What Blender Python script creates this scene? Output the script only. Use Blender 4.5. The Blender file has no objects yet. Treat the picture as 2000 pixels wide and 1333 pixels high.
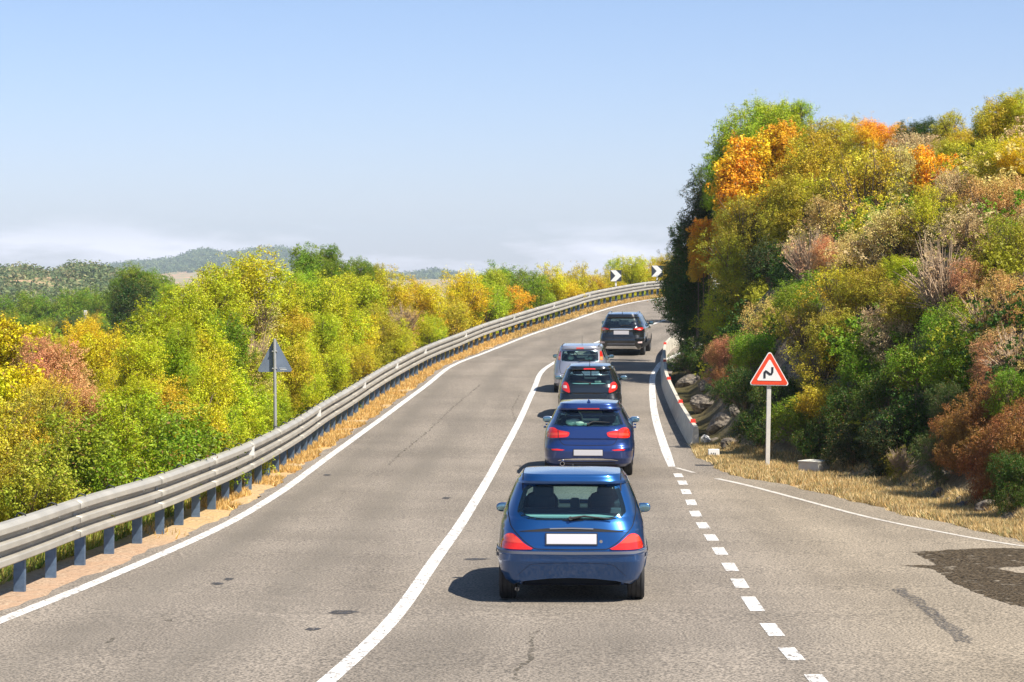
import bpy, bmesh, math, random
import numpy as np
from mathutils import Vector, Matrix, noise
from mathutils.bvhtree import BVHTree
from mathutils.geometry import delaunay_2d_cdt

R = math.radians
S = bpy.context.scene
COL = S.collection
random.seed(7); RNG = np.random.default_rng(7)

# ------------------------------------------------------------------ camera, sky, sun, exposure
CZ = 3.64            # camera height above the road where the nearest car stands
F, HY = 5000.0, 530.0
cd = bpy.data.cameras.new('camera'); cam = bpy.data.objects.new('camera', cd); COL.objects.link(cam)
cd.sensor_width = 36; cd.lens = 36*F/2000; cd.shift_y = -(666.5-HY)/2000
cd.clip_start = 0.5; cd.clip_end = 20000
cam.location = (0, 0, CZ); cam.rotation_euler = (R(90), 0, 0)
S.camera = cam
SUN = Vector((0.60, -0.46, 1.0)).normalized()
EL = math.asin(SUN.z); AZ = math.atan2(SUN.x, SUN.y)
w = bpy.data.worlds.new("World"); S.world = w; w.use_nodes = True
nt = w.node_tree; nt.nodes.clear()
def N(nt, t, **k):
    n = nt.nodes.new(t)
    for a, b in k.items():
        if hasattr(n, a): setattr(n, a, b)
    return n
out = N(nt, 'ShaderNodeOutputWorld'); bg = N(nt, 'ShaderNodeBackground')
sky = N(nt, 'ShaderNodeTexSky'); sky.sky_type = 'NISHITA'; sky.sun_disc = False
sky.sun_elevation = EL; sky.sun_rotation = AZ; sky.air_density = 1.0; sky.dust_density = 0.3; sky.ozone_density = 3.0
tc = N(nt, 'ShaderNodeTexCoord'); sep = N(nt, 'ShaderNodeSeparateXYZ')
nt.links.new(tc.outputs['Generated'], sep.inputs[0])
# clear lower sky is bluer than the model's white horizon band
rp = N(nt, 'ShaderNodeValToRGB'); rp.color_ramp.elements[0].position = 0.0; rp.color_ramp.elements[0].color = (.96, .99, 1.38, 1)
rp.color_ramp.elements[1].position = 0.35; rp.color_ramp.elements[1].color = (1, 1, 1, 1)
e = rp.color_ramp.elements.new(0.11); e.color = (0.93, 0.95, 1.20, 1)
nt.links.new(sep.outputs['Z'], rp.inputs[0])
mul = N(nt, 'ShaderNodeMix', data_type='RGBA', blend_type='MULTIPLY'); mul.inputs[0].default_value = 1
nt.links.new(sky.outputs[0], mul.inputs['A']); nt.links.new(rp.outputs[0], mul.inputs['B'])
# low pale cloud bank just above the horizon
mp = N(nt, 'ShaderNodeMapping'); mp.inputs['Scale'].default_value = (9, 9, 42)
nz = N(nt, 'ShaderNodeTexNoise'); nz.inputs['Scale'].default_value = 1.6; nz.inputs['Detail'].default_value = 7; nz.inputs['Roughness'].default_value = 0.55
nt.links.new(tc.outputs['Generated'], mp.inputs[0]); nt.links.new(mp.outputs[0], nz.inputs[0])
zr = N(nt, 'ShaderNodeValToRGB'); el = zr.color_ramp.elements
el[0].position = 0.0; el[0].color = (.55, .55, .55, 1); el[1].position = 0.022; el[1].color = (0, 0, 0, 1)
e = el.new(0.009); e.color = (1, 1, 1, 1)
nt.links.new(sep.outputs['Z'], zr.inputs[0])
nr = N(nt, 'ShaderNodeValToRGB'); nr.color_ramp.elements[0].position = .42; nr.color_ramp.elements[1].position = .6
ad = N(nt, 'ShaderNodeMath', operation='ADD')
nt.links.new(nz.outputs[0], ad.inputs[0])
mz = N(nt, 'ShaderNodeMath', operation='MULTIPLY_ADD'); mz.inputs[1].default_value = -9.0; mz.inputs[2].default_value = .10
nt.links.new(sep.outputs['Z'], mz.inputs[0]); nt.links.new(mz.outputs[0], ad.inputs[1])
nt.links.new(ad.outputs[0], nr.inputs[0])
mm = N(nt, 'ShaderNodeMath', operation='MULTIPLY'); nt.links.new(nr.outputs[0], mm.inputs[0]); nt.links.new(zr.outputs[0], mm.inputs[1])
m2 = N(nt, 'ShaderNodeMath', operation='MULTIPLY'); nt.links.new(mm.outputs[0], m2.inputs[0]); m2.inputs[1].default_value = .62
cm = N(nt, 'ShaderNodeMix', data_type='RGBA'); nt.links.new(m2.outputs[0], cm.inputs[0])
nt.links.new(mul.outputs['Result'], cm.inputs['A']); cm.inputs['B'].default_value = (13.2, 12.7, 14.2, 1)
nt.links.new(cm.outputs['Result'], bg.inputs[0]); bg.inputs[1].default_value = 0.072
nt.links.new(bg.outputs[0], out.inputs[0])
sl = bpy.data.lights.new('sun', 'SUN'); sl.energy = 5.0; sl.angle = R(.5); sl.color = (1, .92, .80)
so = bpy.data.objects.new('sun', sl); COL.objects.link(so); so.rotation_euler = SUN.to_track_quat('Z', 'Y').to_euler()
S.view_settings.view_transform = 'Standard'; S.view_settings.look = 'None'; S.view_settings.gamma = 1
S.view_settings.exposure = 0.78
S.cycles.max_bounces = 8; S.cycles.transparent_max_bounces = 12; S.cycles.volume_bounces = 0
S.cycles.caustics_reflective = False; S.cycles.caustics_refractive = False

# ------------------------------------------------------------------ helpers
def tag(o, label=None, cat=None, group=None, kind=None):
    if label: o['label'] = label
    if cat: o['category'] = cat
    if group: o['group'] = group
    if kind: o['kind'] = kind
    return o
def empty(name, loc=(0, 0, 0), rot=(0, 0, 0)):
    o = bpy.data.objects.new(name, None); COL.objects.link(o); o.location = loc; o.rotation_euler = rot
    o.empty_display_size = .2
    return o
def link_mesh(name, me, mat=None, parent=None):
    o = bpy.data.objects.new(name, me); COL.objects.link(o)
    if mat: me.materials.append(mat)
    if parent: o.parent = parent
    return o
def obj(name, v, f, mat=None, parent=None, smooth=False, sharp=None):
    me = bpy.data.meshes.new(name)
    me.from_pydata([tuple(p) for p in v], [], [tuple(q) for q in f]); me.update()
    if smooth:
        me.shade_smooth()
        if sharp: me.set_sharp_from_angle(angle=R(sharp))
    return link_mesh(name, me, mat, parent)
def np_mesh(name, V, Fq):
    """fast mesh from numpy verts (n,3) and quads/tris (m,k)"""
    me = bpy.data.meshes.new(name); k = Fq.shape[1]
    me.vertices.add(len(V)); me.vertices.foreach_set('co', V.astype(np.float32).ravel())
    me.loops.add(Fq.size); me.loops.foreach_set('vertex_index', Fq.astype(np.int32).ravel())
    me.polygons.add(len(Fq)); me.polygons.foreach_set('loop_start', np.arange(0, Fq.size, k, dtype=np.int32))
    try: me.polygons.foreach_set('loop_total', np.full(len(Fq), k, dtype=np.int32))
    except Exception: pass
    me.update(calc_edges=True); me.validate()
    return me
class MB:
    """collects simple shapes into one mesh"""
    def __init__(s): s.v = []; s.f = []
    def add(s, v, f):
        b = len(s.v); s.v += [Vector(p) for p in v]; s.f += [tuple(i+b for i in q) for q in f]; return s
    def box(s, c, d, rz=0, bev=0.0, M=None):
        bm = bmesh.new(); bmesh.ops.create_cube(bm, size=1)
        for v in bm.verts: v.co = Vector((v.co.x*d[0], v.co.y*d[1], v.co.z*d[2]))
        if bev: bmesh.ops.bevel(bm, geom=bm.edges[:], offset=bev, segments=2, profile=.5, affect='EDGES')
        m = Matrix.Translation(c) @ Matrix.Rotation(rz, 4, 'Z')
        if M is not None: m = M @ m
        s.addbm(bm, m); return s
    def addbm(s, bm, m=Matrix()):
        bm.verts.index_update(); b = len(s.v)
        s.v += [m @ v.co for v in bm.verts]; s.f += [tuple(v.index+b for v in f.verts) for f in bm.faces]; bm.free()
    def tube(s, pts, r, n=8, caps=True):
        pts = [Vector(p) for p in pts]; rs = r if isinstance(r, (list, tuple)) else [r]*len(pts)
        b = len(s.v)
        for i, p in enumerate(pts):
            d = (pts[min(i+1, len(pts)-1)]-pts[max(i-1, 0)]).normalized()
            a = d.orthogonal().normalized() if i == 0 else (a-d*a.dot(d)).normalized()
            c = d.cross(a)
            for k in range(n):
                t = 2*math.pi*k/n; s.v.append(p+(a*math.cos(t)+c*math.sin(t))*rs[i])
        for i in range(len(pts)-1):
            for k in range(n):
                s.f.append((b+i*n+k, b+i*n+(k+1) % n, b+(i+1)*n+(k+1) % n, b+(i+1)*n+k))
        if caps:
            s.f.append(tuple(b+k for k in range(n))[::-1]); s.f.append(tuple(b+(len(pts)-1)*n+k for k in range(n)))
        return s
    def lathe(s, prof, c, axis='X', n=32):
        """prof: (axial, radius) list"""
        b = len(s.v); c = Vector(c)
        for a, r in prof:
            for k in range(n):
                t = 2*math.pi*k/n
                p = Vector((a, r*math.cos(t), r*math.sin(t)))
                if axis == 'Y': p = Vector((r*math.cos(t), a, r*math.sin(t)))
                if axis == 'Z': p = Vector((r*math.cos(t), r*math.sin(t), a))
                s.v.append(c+p)
        for i in range(len(prof)-1):
            for k in range(n): s.f.append((b+i*n+k, b+i*n+(k+1) % n, b+(i+1)*n+(k+1) % n, b+(i+1)*n+k))
        return s
    def prism(s, poly, y0, y1):
        """poly in (x,z) extruded along y"""
        b = len(s.v); n = len(poly)
        for y in (y0, y1):
            for x, z in poly: s.v.append(Vector((x, y, z)))
        for k in range(n): s.f.append((b+k, b+(k+1) % n, b+n+(k+1) % n, b+n+k))
        s.f.append(tuple(b+k for k in range(n))[::-1]); s.f.append(tuple(b+n+k for k in range(n)))
        return s
    def build(s, name, mat=None, parent=None, smooth=False, sharp=35):
        o = obj(name, s.v, s.f, None, None)
        bm = bmesh.new(); bm.from_mesh(o.data); bmesh.ops.recalc_face_normals(bm, faces=bm.faces); bm.to_mesh(o.data); bm.free()
        if smooth: o.data.shade_smooth(); o.data.set_sharp_from_angle(angle=R(sharp))
        if mat: o.data.materials.append(mat)
        if parent: o.parent = parent
        return o

MATS = {}
def mat(name, col, rough=.6, metal=0, coat=0, spec=.5, bump=0, bscale=50, var=0, vscale=8, emis=None, detail=4):
    if name in MATS: return MATS[name]
    m = bpy.data.materials.new(name); m.use_nodes = True; nt = m.node_tree
    p = nt.nodes['Principled BSDF']
    p.inputs['Base Color'].default_value = (*col, 1); p.inputs['Roughness'].default_value = rough
    p.inputs['Metallic'].default_value = metal; p.inputs['Coat Weight'].default_value = coat; p.inputs['Coat Roughness'].default_value = .04
    p.inputs['Specular IOR Level'].default_value = spec
    tc = N(nt, 'ShaderNodeTexCoord')
    if var:
        n1 = N(nt, 'ShaderNodeTexNoise'); n1.inputs['Scale'].default_value = vscale; n1.inputs['Detail'].default_value = detail
        nt.links.new(tc.outputs['Object'], n1.inputs[0])
        r = N(nt, 'ShaderNodeMapRange'); r.inputs[1].default_value = .3; r.inputs[2].default_value = .7
        r.inputs[3].default_value = 1-var; r.inputs[4].default_value = 1+var
        nt.links.new(n1.outputs[0], r.inputs[0])
        mx = N(nt, 'ShaderNodeVectorMath', operation='SCALE'); mx.inputs[0].default_value = col
        nt.links.new(r.outputs[0], mx.inputs['Scale']); nt.links.new(mx.outputs[0], p.inputs['Base Color'])
    if bump:
        n2 = N(nt, 'ShaderNodeTexNoise'); n2.inputs['Scale'].default_value = bscale; n2.inputs['Detail'].default_value = 5
        nt.links.new(tc.outputs['Object'], n2.inputs[0])
        b = N(nt, 'ShaderNodeBump'); b.inputs['Strength'].default_value = bump; b.inputs['Distance'].default_value = .02
        nt.links.new(n2.outputs[0], b.inputs['Height']); nt.links.new(b.outputs[0], p.inputs['Normal'])
    MATS[name] = m; return m

# ------------------------------------------------------------------ ground profile
_Y = np.arange(0, 8000, .5)
_H = np.interp(_Y, [0, 20, 28.6, 40, 49.5, 60, 68, 78, 90, 102, 112, 123, 134, 141, 146.6, 151, 165, 220, 8000],
               [3.5, 3.60, 3.66, 3.82, 3.95, 3.98, 3.93, 3.72, 3.5, 3.34, 2.98, 2.53, 2.09, 1.83, 1.64, 1.51, 1.3, 1.0, 1.0])
_k = np.exp(-.5*(np.arange(-14, 15)/5.0)**2); _k /= _k.sum()
_H = np.convolve(np.pad(_H, 14, mode='edge'), _k, mode='valid')
def road_z(y): return CZ-np.interp(y, _Y, _H)
_sel = (_Y > 8) & (_Y < 300)
_yy = HY+F*_H[_sel]/_Y[_sel]
def unproj(px, py):
    """photo point on the road surface -> plan position"""
    d = float(np.interp(py, _yy[::-1], _Y[_sel][::-1])); return ((px-1000)/F*d, d)
def crv(pix, pre=(), ext=(), step=.5):
    P = [Vector((*p, 0)) for p in pre]+[Vector((*unproj(*p), 0)) for p in pix]+[Vector((*p, 0)) for p in ext]
    out = []
    for i in range(len(P)-1):
        p0 = P[max(i-1, 0)]; p1 = P[i]; p2 = P[i+1]; p3 = P[min(i+2, len(P)-1)]
        n = max(2, int((p2-p1).length/step))
        for k in range(n):
            t = k/n
            out.append(.5*((2*p1)+(p2-p0)*t+(2*p0-5*p1+4*p2-p3)*t*t+(3*p1-p0-3*p2+p3)*t**3))
    out.append(P[-1])
    A = np.array([(p.x, p.y) for p in out])
    for _ in range(12): A[1:-1] = .25*A[:-2]+.5*A[1:-1]+.25*A[2:]
    return A
LEFT = crv([(0, 1213), (120, 1166), (240, 1116), (432, 1030), (540, 967), (628, 903), (730, 829), (828, 757), (900, 707), (1016, 662), (1100, 633), (1172, 608), (1220, 595), (1268, 586), (1322, 580)],
           pre=[(-7.6, 8), (-6.6, 16)], ext=[(12.6, 155), (18, 158.5), (26, 161), (45, 162)])
MID = crv([(641, 1330), (734, 1248), (771, 1207), (805, 1162), (846, 1099), (894, 1033), (929, 977), (960, 925), (995, 860), (1041, 765), (1069, 717), (1153, 674), (1277, 633), (1313, 622)],
          pre=[(-3.2, 10), (-2.35, 16)], ext=[(10.8, 133.5), (14.5, 139), (20, 143.5), (30, 146), (45, 147)])
RIGHT = crv([(1312, 912), (1291, 854), (1278.5, 808), (1274, 766), (1275, 735), (1284, 719), (1297, 705)],
            ext=[(7.6, 107), (10.2, 115), (14, 121.5), (20, 126), (45, 131)])
JUNC = crv([(1320, 914), (1350, 922), (1383, 932), (1450, 946), (1560, 975), (1700, 1012), (1850, 1042), (2000, 1068)], ext=[(8.6, 32.2), (11, 29.5), (18, 27), (40, 25.5)], step=.25)
RAIL = crv([(15, 1167), (80, 1138.5), (139.5, 1110), (195, 1087), (286, 1056), (366, 1018.5), (457, 974), (533, 928), (591, 888), (643, 847), (745, 775), (850, 714), (925, 680), (1000, 652), (1112, 615), (1151, 602), (1204, 590), (1246, 582), (1274, 577.5), (1300, 575)],
           pre=[(-8.2, 8), (-7.2, 16)], ext=[(11.6, 157.5), (17, 161), (24, 163.5), (40, 165)])
BARR = crv([(1347, 875), (1333, 850), (1312, 808), (1295, 766), (1291, 741), (1294, 692)], ext=[(7.3, 111)], step=.4)
def fx(C, y): return np.interp(y, C[:, 1], C[:, 0])
AEDGE = [(1351, 886), (1381, 900), (1420, 927), (1540, 948), (1690, 984), (1780, 1009), (1870, 1026), (2000, 1059)]
_ae = sorted([unproj(*p) for p in AEDGE]+[(7.9, 33.2), (9.5, 31), (13, 29), (40, 27.4)], key=lambda q: q[1])
AE = np.array(_ae)
def XL(y): return np.where(y > 161.5, 60, fx(LEFT, y)-.27-.05*np.sin(y*1.7)-.04*np.sin(y*5.1+1))
def XR(y):
    a = np.interp(y, AE[:, 1], AE[:, 0])
    b = np.where(y > 128, 60, fx(RIGHT, y)+.62+.25*np.clip((y-100)/10, 0, 1))
    r = np.where(y < 54.2, a+.05*np.sin(y*2.3)+.04*np.sin(y*6.7), b)
    return np.where(y < 27.4, 60, r)

# ------------------------------------------------------------------ terrain
FOOT = np.array([(60, 26.2), (14, 30.0), (10.2, 32.2), (8.3, 35), (7.5, 38), (7.1, 42), (6.9, 47.5), (6.0, 51.5), (5.0, 53.5), (4.6, 56), (4.65, 60), (4.95, 67), (5.3, 75),
                 (5.7, 83), (6.5, 95), (7.6, 104), (9.2, 110), (12, 115.5), (16, 121), (23, 125.5), (60, 129)])
def hill_dist(X, Y):
    P = np.vstack([FOOT, [(200, 135), (200, 20)]]); d2 = np.full(X.shape, 1e9); inside = np.zeros(X.shape, bool)
    n = len(P)
    for i in range(n):
        a = P[i]; b = P[(i+1) % n]
        if i < len(FOOT)-1:
            ab = b-a; t = np.clip(((X-a[0])*ab[0]+(Y-a[1])*ab[1])/(ab@ab), 0, 1)
            d2 = np.minimum(d2, (X-a[0]-t*ab[0])**2+(Y-a[1]-t*ab[1])**2)
        c = (a[1] > Y) != (b[1] > Y)
        with np.errstate(divide='ignore', invalid='ignore'):
            xi = a[0]+(Y-a[1])*(b[0]-a[0])/(b[1]-a[1])
        inside ^= c & (X < xi)
    return np.where(inside, np.sqrt(d2), -np.sqrt(d2))
def wob(X, Y, s, seed=0):
    """cheap smooth pseudo noise -1..1"""
    a = X/s+seed*1.7; b = Y/s+seed*2.3
    return (np.sin(a*1.3+1.9*np.sin(b*.7+seed))+np.sin(b*1.7+1.3*np.sin(a*.9-seed))+np.sin((a+b)*.83+seed*3)*.8+np.sin((a-b)*2.1+seed)*.5)/3.3
def ss(a, b, x): t = np.clip((x-a)/(b-a), 0, 1); return t*t*(3-2*t)
SKY1 = np.array([(-1500, 560), (-600, 545), (-200, 530), (0, 537), (50, 533), (100, 548), (150, 530), (200, 535), (250, 552), (310, 575), (420, 600), (700, 610), (1200, 600), (3000, 570)])
SKY2 = np.array([(-2500, 530), (-900, 520), (-200, 535), (100, 545), (200, 527), (250, 519), (300, 514), (345, 509), (380, 496), (402, 492), (440, 500), (480, 495), (530, 489), (556, 491), (575, 503), (620, 520),
                 (700, 541), (790, 541), (850, 534), (880, 537), (930, 556), (1100, 562), (1600, 545), (3500, 540)])
def terrain(X, Y):
    zr = road_z(Y)
    xr = fx(RAIL, Y)-.45; t = np.clip(xr-X, 0, None)
    past = np.clip(Y-163, 0, None)
    t = np.maximum(t, np.where(Y > 163, past, 0))
    drop = np.interp(t, [0, .3, 3, 8, 20, 60, 200], [0, .06, 1.5, 2.6, 4.2, 7.5, 10])
    z = zr-.03-drop+wob(X, Y, 1.3, 1)*.12*ss(.5, 2.5, t)+wob(X, Y, 6, 2)*.5*ss(4, 15, t)
    d = hill_dist(X, Y)
    rise = np.interp(d, [-1, 0, .4, 1, 2, 3.5, 6, 10, 20, 60], [0, 0, .35, 1.2, 2.6, 4.0, 5.6, 7.0, 8.0, 8.3])
    z = z+rise*(1+.12*wob(X, Y, 2.2, 5)*ss(.3, 2, d))+ss(.2, 1.2, d)*(.16*wob(X, Y, .55, 4)+.1*wob(X, Y, .23, 7))
    # verge of the right side: slightly rough
    ve = (X > XR(Y)+.1) & (d < .2)
    z = z+np.where(ve, .03+.02*wob(X, Y, .4, 9), 0)
    # far land
    u = X/np.maximum(Y, 1)*F+1000
    base = CZ-9.5-3*ss(250, 400, Y)+wob(X, Y, 60, 3)*1.5
    r1 = np.exp(-((Y-850)/300)**2)*(CZ+(HY-np.interp(u, SKY1[:, 0], SKY1[:, 1]))/F*850-base)
    r2 = np.exp(-((Y-4300)/900)**2)*(CZ+(HY-np.interp(u, SKY2[:, 0], SKY2[:, 1]))/F*4300-base)
    far = base+r1*(1+.12*wob(X, Y, 45, 6))+r2
    w_ = ss(185, 290, Y)
    return z*(1-w_)+far*w_
def ax(segs):
    o = []
    for a, b, s in segs: o += list(np.arange(a, b, s))
    return np.array(o)
gx = np.concatenate([-np.geomspace(6000, 60, 60), ax([(-58, -24, 2), (-24, -12, .8), (-12, 12, .3), (12, 24, .8), (24, 60, 2)]), np.geomspace(60, 6000, 50)])
gy = np.concatenate([ax([(-30, 18, 3), (18, 30, .6), (30, 80, .3), (80, 170, .6), (170, 300, 4)]), np.geomspace(300, 7500, 110)])
GX, GY = np.meshgrid(gx, gy)
GZ = terrain(GX, GY)
# keep the ground well under the asphalt sheet
under = (GX > XL(GY)+.05) & (GX < XR(GY)-.05) & (GY < 165)
GZ = np.where(under, road_z(GY)-.10, GZ)
nx, ny = len(gx), len(gy)
idx = np.arange(nx*ny).reshape(ny, nx)
Q = np.stack([idx[:-1, :-1], idx[:-1, 1:], idx[1:, 1:], idx[1:, :-1]], -1).reshape(-1, 4)
me = np_mesh('ground', np.stack([GX, GY, GZ], -1).reshape(-1, 3), Q); me.shade_smooth()
dH = hill_dist(GX, GY)
tL = fx(RAIL, GY)-GX
dry = np.where(GX > 0, ss(.7, -.1, dH)*ss(58, 54, GY), ss(1.6, .4, tL))*(GY < 175)
soil = ss(40, 34, GY)*(GX < 0)*ss(.9, .1, tL)*(GY < 60)
rock = ss(0, .8, dH)*(1-ss(150, 200, GY))
farm = ss(190, 300, GY)
ca = me.color_attributes.new('cover', 'FLOAT_COLOR', 'POINT')
ca.data.foreach_set('color', np.stack([dry, rock, farm, soil], -1).astype(np.float32).ravel())
gm = bpy.data.materials.new('ground'); gm.use_nodes = True; nt = gm.node_tree; P = nt.nodes['Principled BSDF']
P.inputs['Roughness'].default_value = .95; P.inputs['Specular IOR Level'].default_value = .1
geo = N(nt, 'ShaderNodeNewGeometry'); att = N(nt, 'ShaderNodeVertexColor'); att.layer_name = 'cover'
sp = N(nt, 'ShaderNodeSeparateColor'); nt.links.new(att.outputs[0], sp.inputs[0])
def noisemix(nt, scale, c1, c2, lo=.4, hi=.6, det=6, src=None):
    n = N(nt, 'ShaderNodeTexNoise'); n.inputs['Scale'].default_value = scale; n.inputs['Detail'].default_value = det
    nt.links.new((src or geo.outputs['Position']), n.inputs[0])
    r = N(nt, 'ShaderNodeMapRange'); r.inputs[1].default_value = lo; r.inputs[2].default_value = hi; nt.links.new(n.outputs[0], r.inputs[0])
    m = N(nt, 'ShaderNodeMix', data_type='RGBA'); nt.links.new(r.outputs[0], m.inputs[0])
    for k, c in (('A', c1), ('B', c2)):
        if isinstance(c, tuple): m.inputs[k].default_value = (*c, 1)
        else: nt.links.new(c, m.inputs[k])
    return m.outputs['Result']
def mixc(nt, f, a, b):
    m = N(nt, 'ShaderNodeMix', data_type='RGBA'); nt.links.new(f, m.inputs[0])
    for k, c in (('A', a), ('B', b)):
        if isinstance(c, tuple): m.inputs[k].default_value = (*c, 1)
        else: nt.links.new(c, m.inputs[k])
    return m.outputs['Result']
c_under = noisemix(nt, 1.2, (.06, .055, .02), (.11, .09, .045))  # bare earth darkened to carry the shade cast by the bushes
c_dry = noisemix(nt, 3.5, (.50, .34, .17), noisemix(nt, 18, (.30, .21, .11), (.56, .42, .25)))
c_rock = noisemix(nt, 1.6, noisemix(nt, 7, (.10, .08, .06), (.24, .20, .15)), noisemix(nt, 12, (.05, .045, .035), (.17, .14, .10)))
c_far = noisemix(nt, .02, noisemix(nt, .09, (.22, .26, .10), (.45, .30, .18)), noisemix(nt, .05, (.17, .22, .09), (.60, .32, .20), .42, .56), .42, .58)
c_soil = noisemix(nt, 2.5, (.40, .27, .18), noisemix(nt, 25, (.27, .19, .13), (.50, .37, .26)))
c = mixc(nt, sp.outputs[0], c_under, c_dry); c = mixc(nt, sp.outputs[1], c, c_rock); c = mixc(nt, sp.outputs[2], c, c_far)
c = mixc(nt, att.outputs['Alpha'], c, c_soil)
nt.links.new(c, P.inputs['Base Color'])
n = N(nt, 'ShaderNodeTexNoise'); n.inputs['Scale'].default_value = 9; n.inputs['Detail'].default_value = 8; nt.links.new(geo.outputs['Position'], n.inputs[0])
b = N(nt, 'ShaderNodeBump'); b.inputs['Strength'].default_value = .7; b.inputs['Distance'].default_value = .08; nt.links.new(n.outputs[0], b.inputs['Height']); nt.links.new(b.outputs[0], P.inputs['Normal'])
tag(link_mesh('ground', me, gm), kind='structure')
def ground_z(x, y): return float(terrain(np.array([x], float), np.array([y], float))[0])

# ------------------------------------------------------------------ asphalt
am = bpy.data.materials.new('asphalt'); am.use_nodes = True; nt = am.node_tree; P = nt.nodes['Principled BSDF']
geo = N(nt, 'ShaderNodeNewGeometry')
fine = noisemix(nt, 38, (.052, .047, .040), (.42, .36, .295), .38, .62, 3)
fine2 = noisemix(nt, 140, (.09, .082, .073), (.29, .26, .225), .3, .7, 2)
g = mixc(nt, N(nt, 'ShaderNodeValue').outputs[0], fine, fine2); nt.nodes[-1].inputs[0].default_value = .4
for nd in nt.nodes:
    if nd.type == 'VALUE': nd.outputs[0].default_value = .35
mpn = N(nt, 'ShaderNodeMapping'); mpn.inputs['Scale'].default_value = (1.3, .09, 1); nt.links.new(geo.outputs['Position'], mpn.inputs[0])
n1 = N(nt, 'ShaderNodeTexNoise'); n1.inputs['Scale'].default_value = .8; n1.inputs['Detail'].default_value = 5; nt.links.new(mpn.outputs[0], n1.inputs[0])
n2 = N(nt, 'ShaderNodeTexNoise'); n2.inputs['Scale'].default_value = .35; n2.inputs['Detail'].default_value = 7; nt.links.new(geo.outputs['Position'], n2.inputs[0])
adn = N(nt, 'ShaderNodeMath', operation='ADD'); nt.links.new(n1.outputs[0], adn.inputs[0]); nt.links.new(n2.outputs[0], adn.inputs[1])
mr = N(nt, 'ShaderNodeMapRange'); mr.inputs[1].default_value = .75; mr.inputs[2].default_value = 1.25; mr.inputs[3].default_value = .80; mr.inputs[4].default_value = 1.17
nt.links.new(adn.outputs[0], mr.inputs[0])
# right of the dashes the older junction surface is paler and yellower
sx = N(nt, 'ShaderNodeSeparateXYZ'); nt.links.new(geo.outputs['Position'], sx.inputs[0])
sc = N(nt, 'ShaderNodeVectorMath', operation='SCALE'); nt.links.new(g, sc.inputs[0]); nt.links.new(mr.outputs[0], sc.inputs['Scale'])
jm = N(nt, 'ShaderNodeMapRange'); jm.interpolation_type = 'SMOOTHSTEP'; jm.inputs[1].default_value = 2.2; jm.inputs[2].default_value = 4.6
nt.links.new(sx.outputs['X'], jm.inputs[0])
jy = N(nt, 'ShaderNodeMapRange'); jy.interpolation_type = 'SMOOTHSTEP'; jy.inputs[1].default_value = 52; jy.inputs[2].default_value = 46; nt.links.new(sx.outputs['Y'], jy.inputs[0])
jj = N(nt, 'ShaderNodeMath', operation='MULTIPLY'); nt.links.new(jm.outputs[0], jj.inputs[0]); nt.links.new(jy.outputs[0], jj.inputs[1])
tint = mixc(nt, jj.outputs[0], (1, 1, 1), (1.16, 1.13, 1.04))
mt = N(nt, 'ShaderNodeMix', data_type='RGBA', blend_type='MULTIPLY'); mt.inputs[0].default_value = 1
nt.links.new(sc.outputs[0], mt.inputs['A']); nt.links.new(tint, mt.inputs['B'])
ta = N(nt, 'ShaderNodeVertexColor'); ta.layer_name = 'track'; tn = N(nt, 'ShaderNodeTexNoise'); tn.inputs['Scale'].default_value = .5; tn.inputs['Detail'].default_value = 6; nt.links.new(mpn.outputs[0], tn.inputs[0])
tm_ = N(nt, 'ShaderNodeMath', operation='MULTIPLY'); nt.links.new(ta.outputs[0], tm_.inputs[0]); nt.links.new(tn.outputs[0], tm_.inputs[1])
nt.links.new(mixc(nt, tm_.outputs[0], mt.outputs['Result'], (.14, .125, .105)), P.inputs['Base Color']); P.inputs['Roughness'].default_value = .88; P.inputs['Specular IOR Level'].default_value = .22
nb = N(nt, 'ShaderNodeTexNoise'); nb.inputs['Scale'].default_value = 70; nb.inputs['Detail'].default_value = 3; nt.links.new(geo.outputs['Position'], nb.inputs[0])
b = N(nt, 'ShaderNodeBump'); b.inputs['Strength'].default_value = .55; b.inputs['Distance'].default_value = .012; nt.links.new(nb.outputs[0], b.inputs['Height']); nt.links.new(b.outputs[0], P.inputs['Normal'])
ys = np.arange(-20, 165.01, .5); NXR = 90
xl = XL(np.maximum(ys, 8.0)); xr = XR(np.maximum(ys, 8.0))
tt = np.linspace(0, 1, NXR)[None, :]
AX = xl[:, None]*(1-tt)+xr[:, None]*tt; AY = np.repeat(ys[:, None], NXR, 1); AZ_ = road_z(AY)
i2 = np.arange(AX.size).reshape(AX.shape)
Q = np.stack([i2[:-1, :-1], i2[:-1, 1:], i2[1:, 1:], i2[1:, :-1]], -1).reshape(-1, 4)
me = np_mesh('road', np.stack([AX, AY, AZ_], -1).reshape(-1, 3), Q)
latd = AX-fx(MID, AY); track = sum(np.exp(-((latd-c_)/.33)**2) for c_ in (-3.0, -1.45, .95, 2.5))*(AY > 8)
ca = me.color_attributes.new('track', 'FLOAT_COLOR', 'POINT'); ca.data.foreach_set('color', np.repeat(track.ravel()[:, None], 4, 1).astype(np.float32).ravel())
tag(link_mesh('road', me, am), kind='structure')

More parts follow.
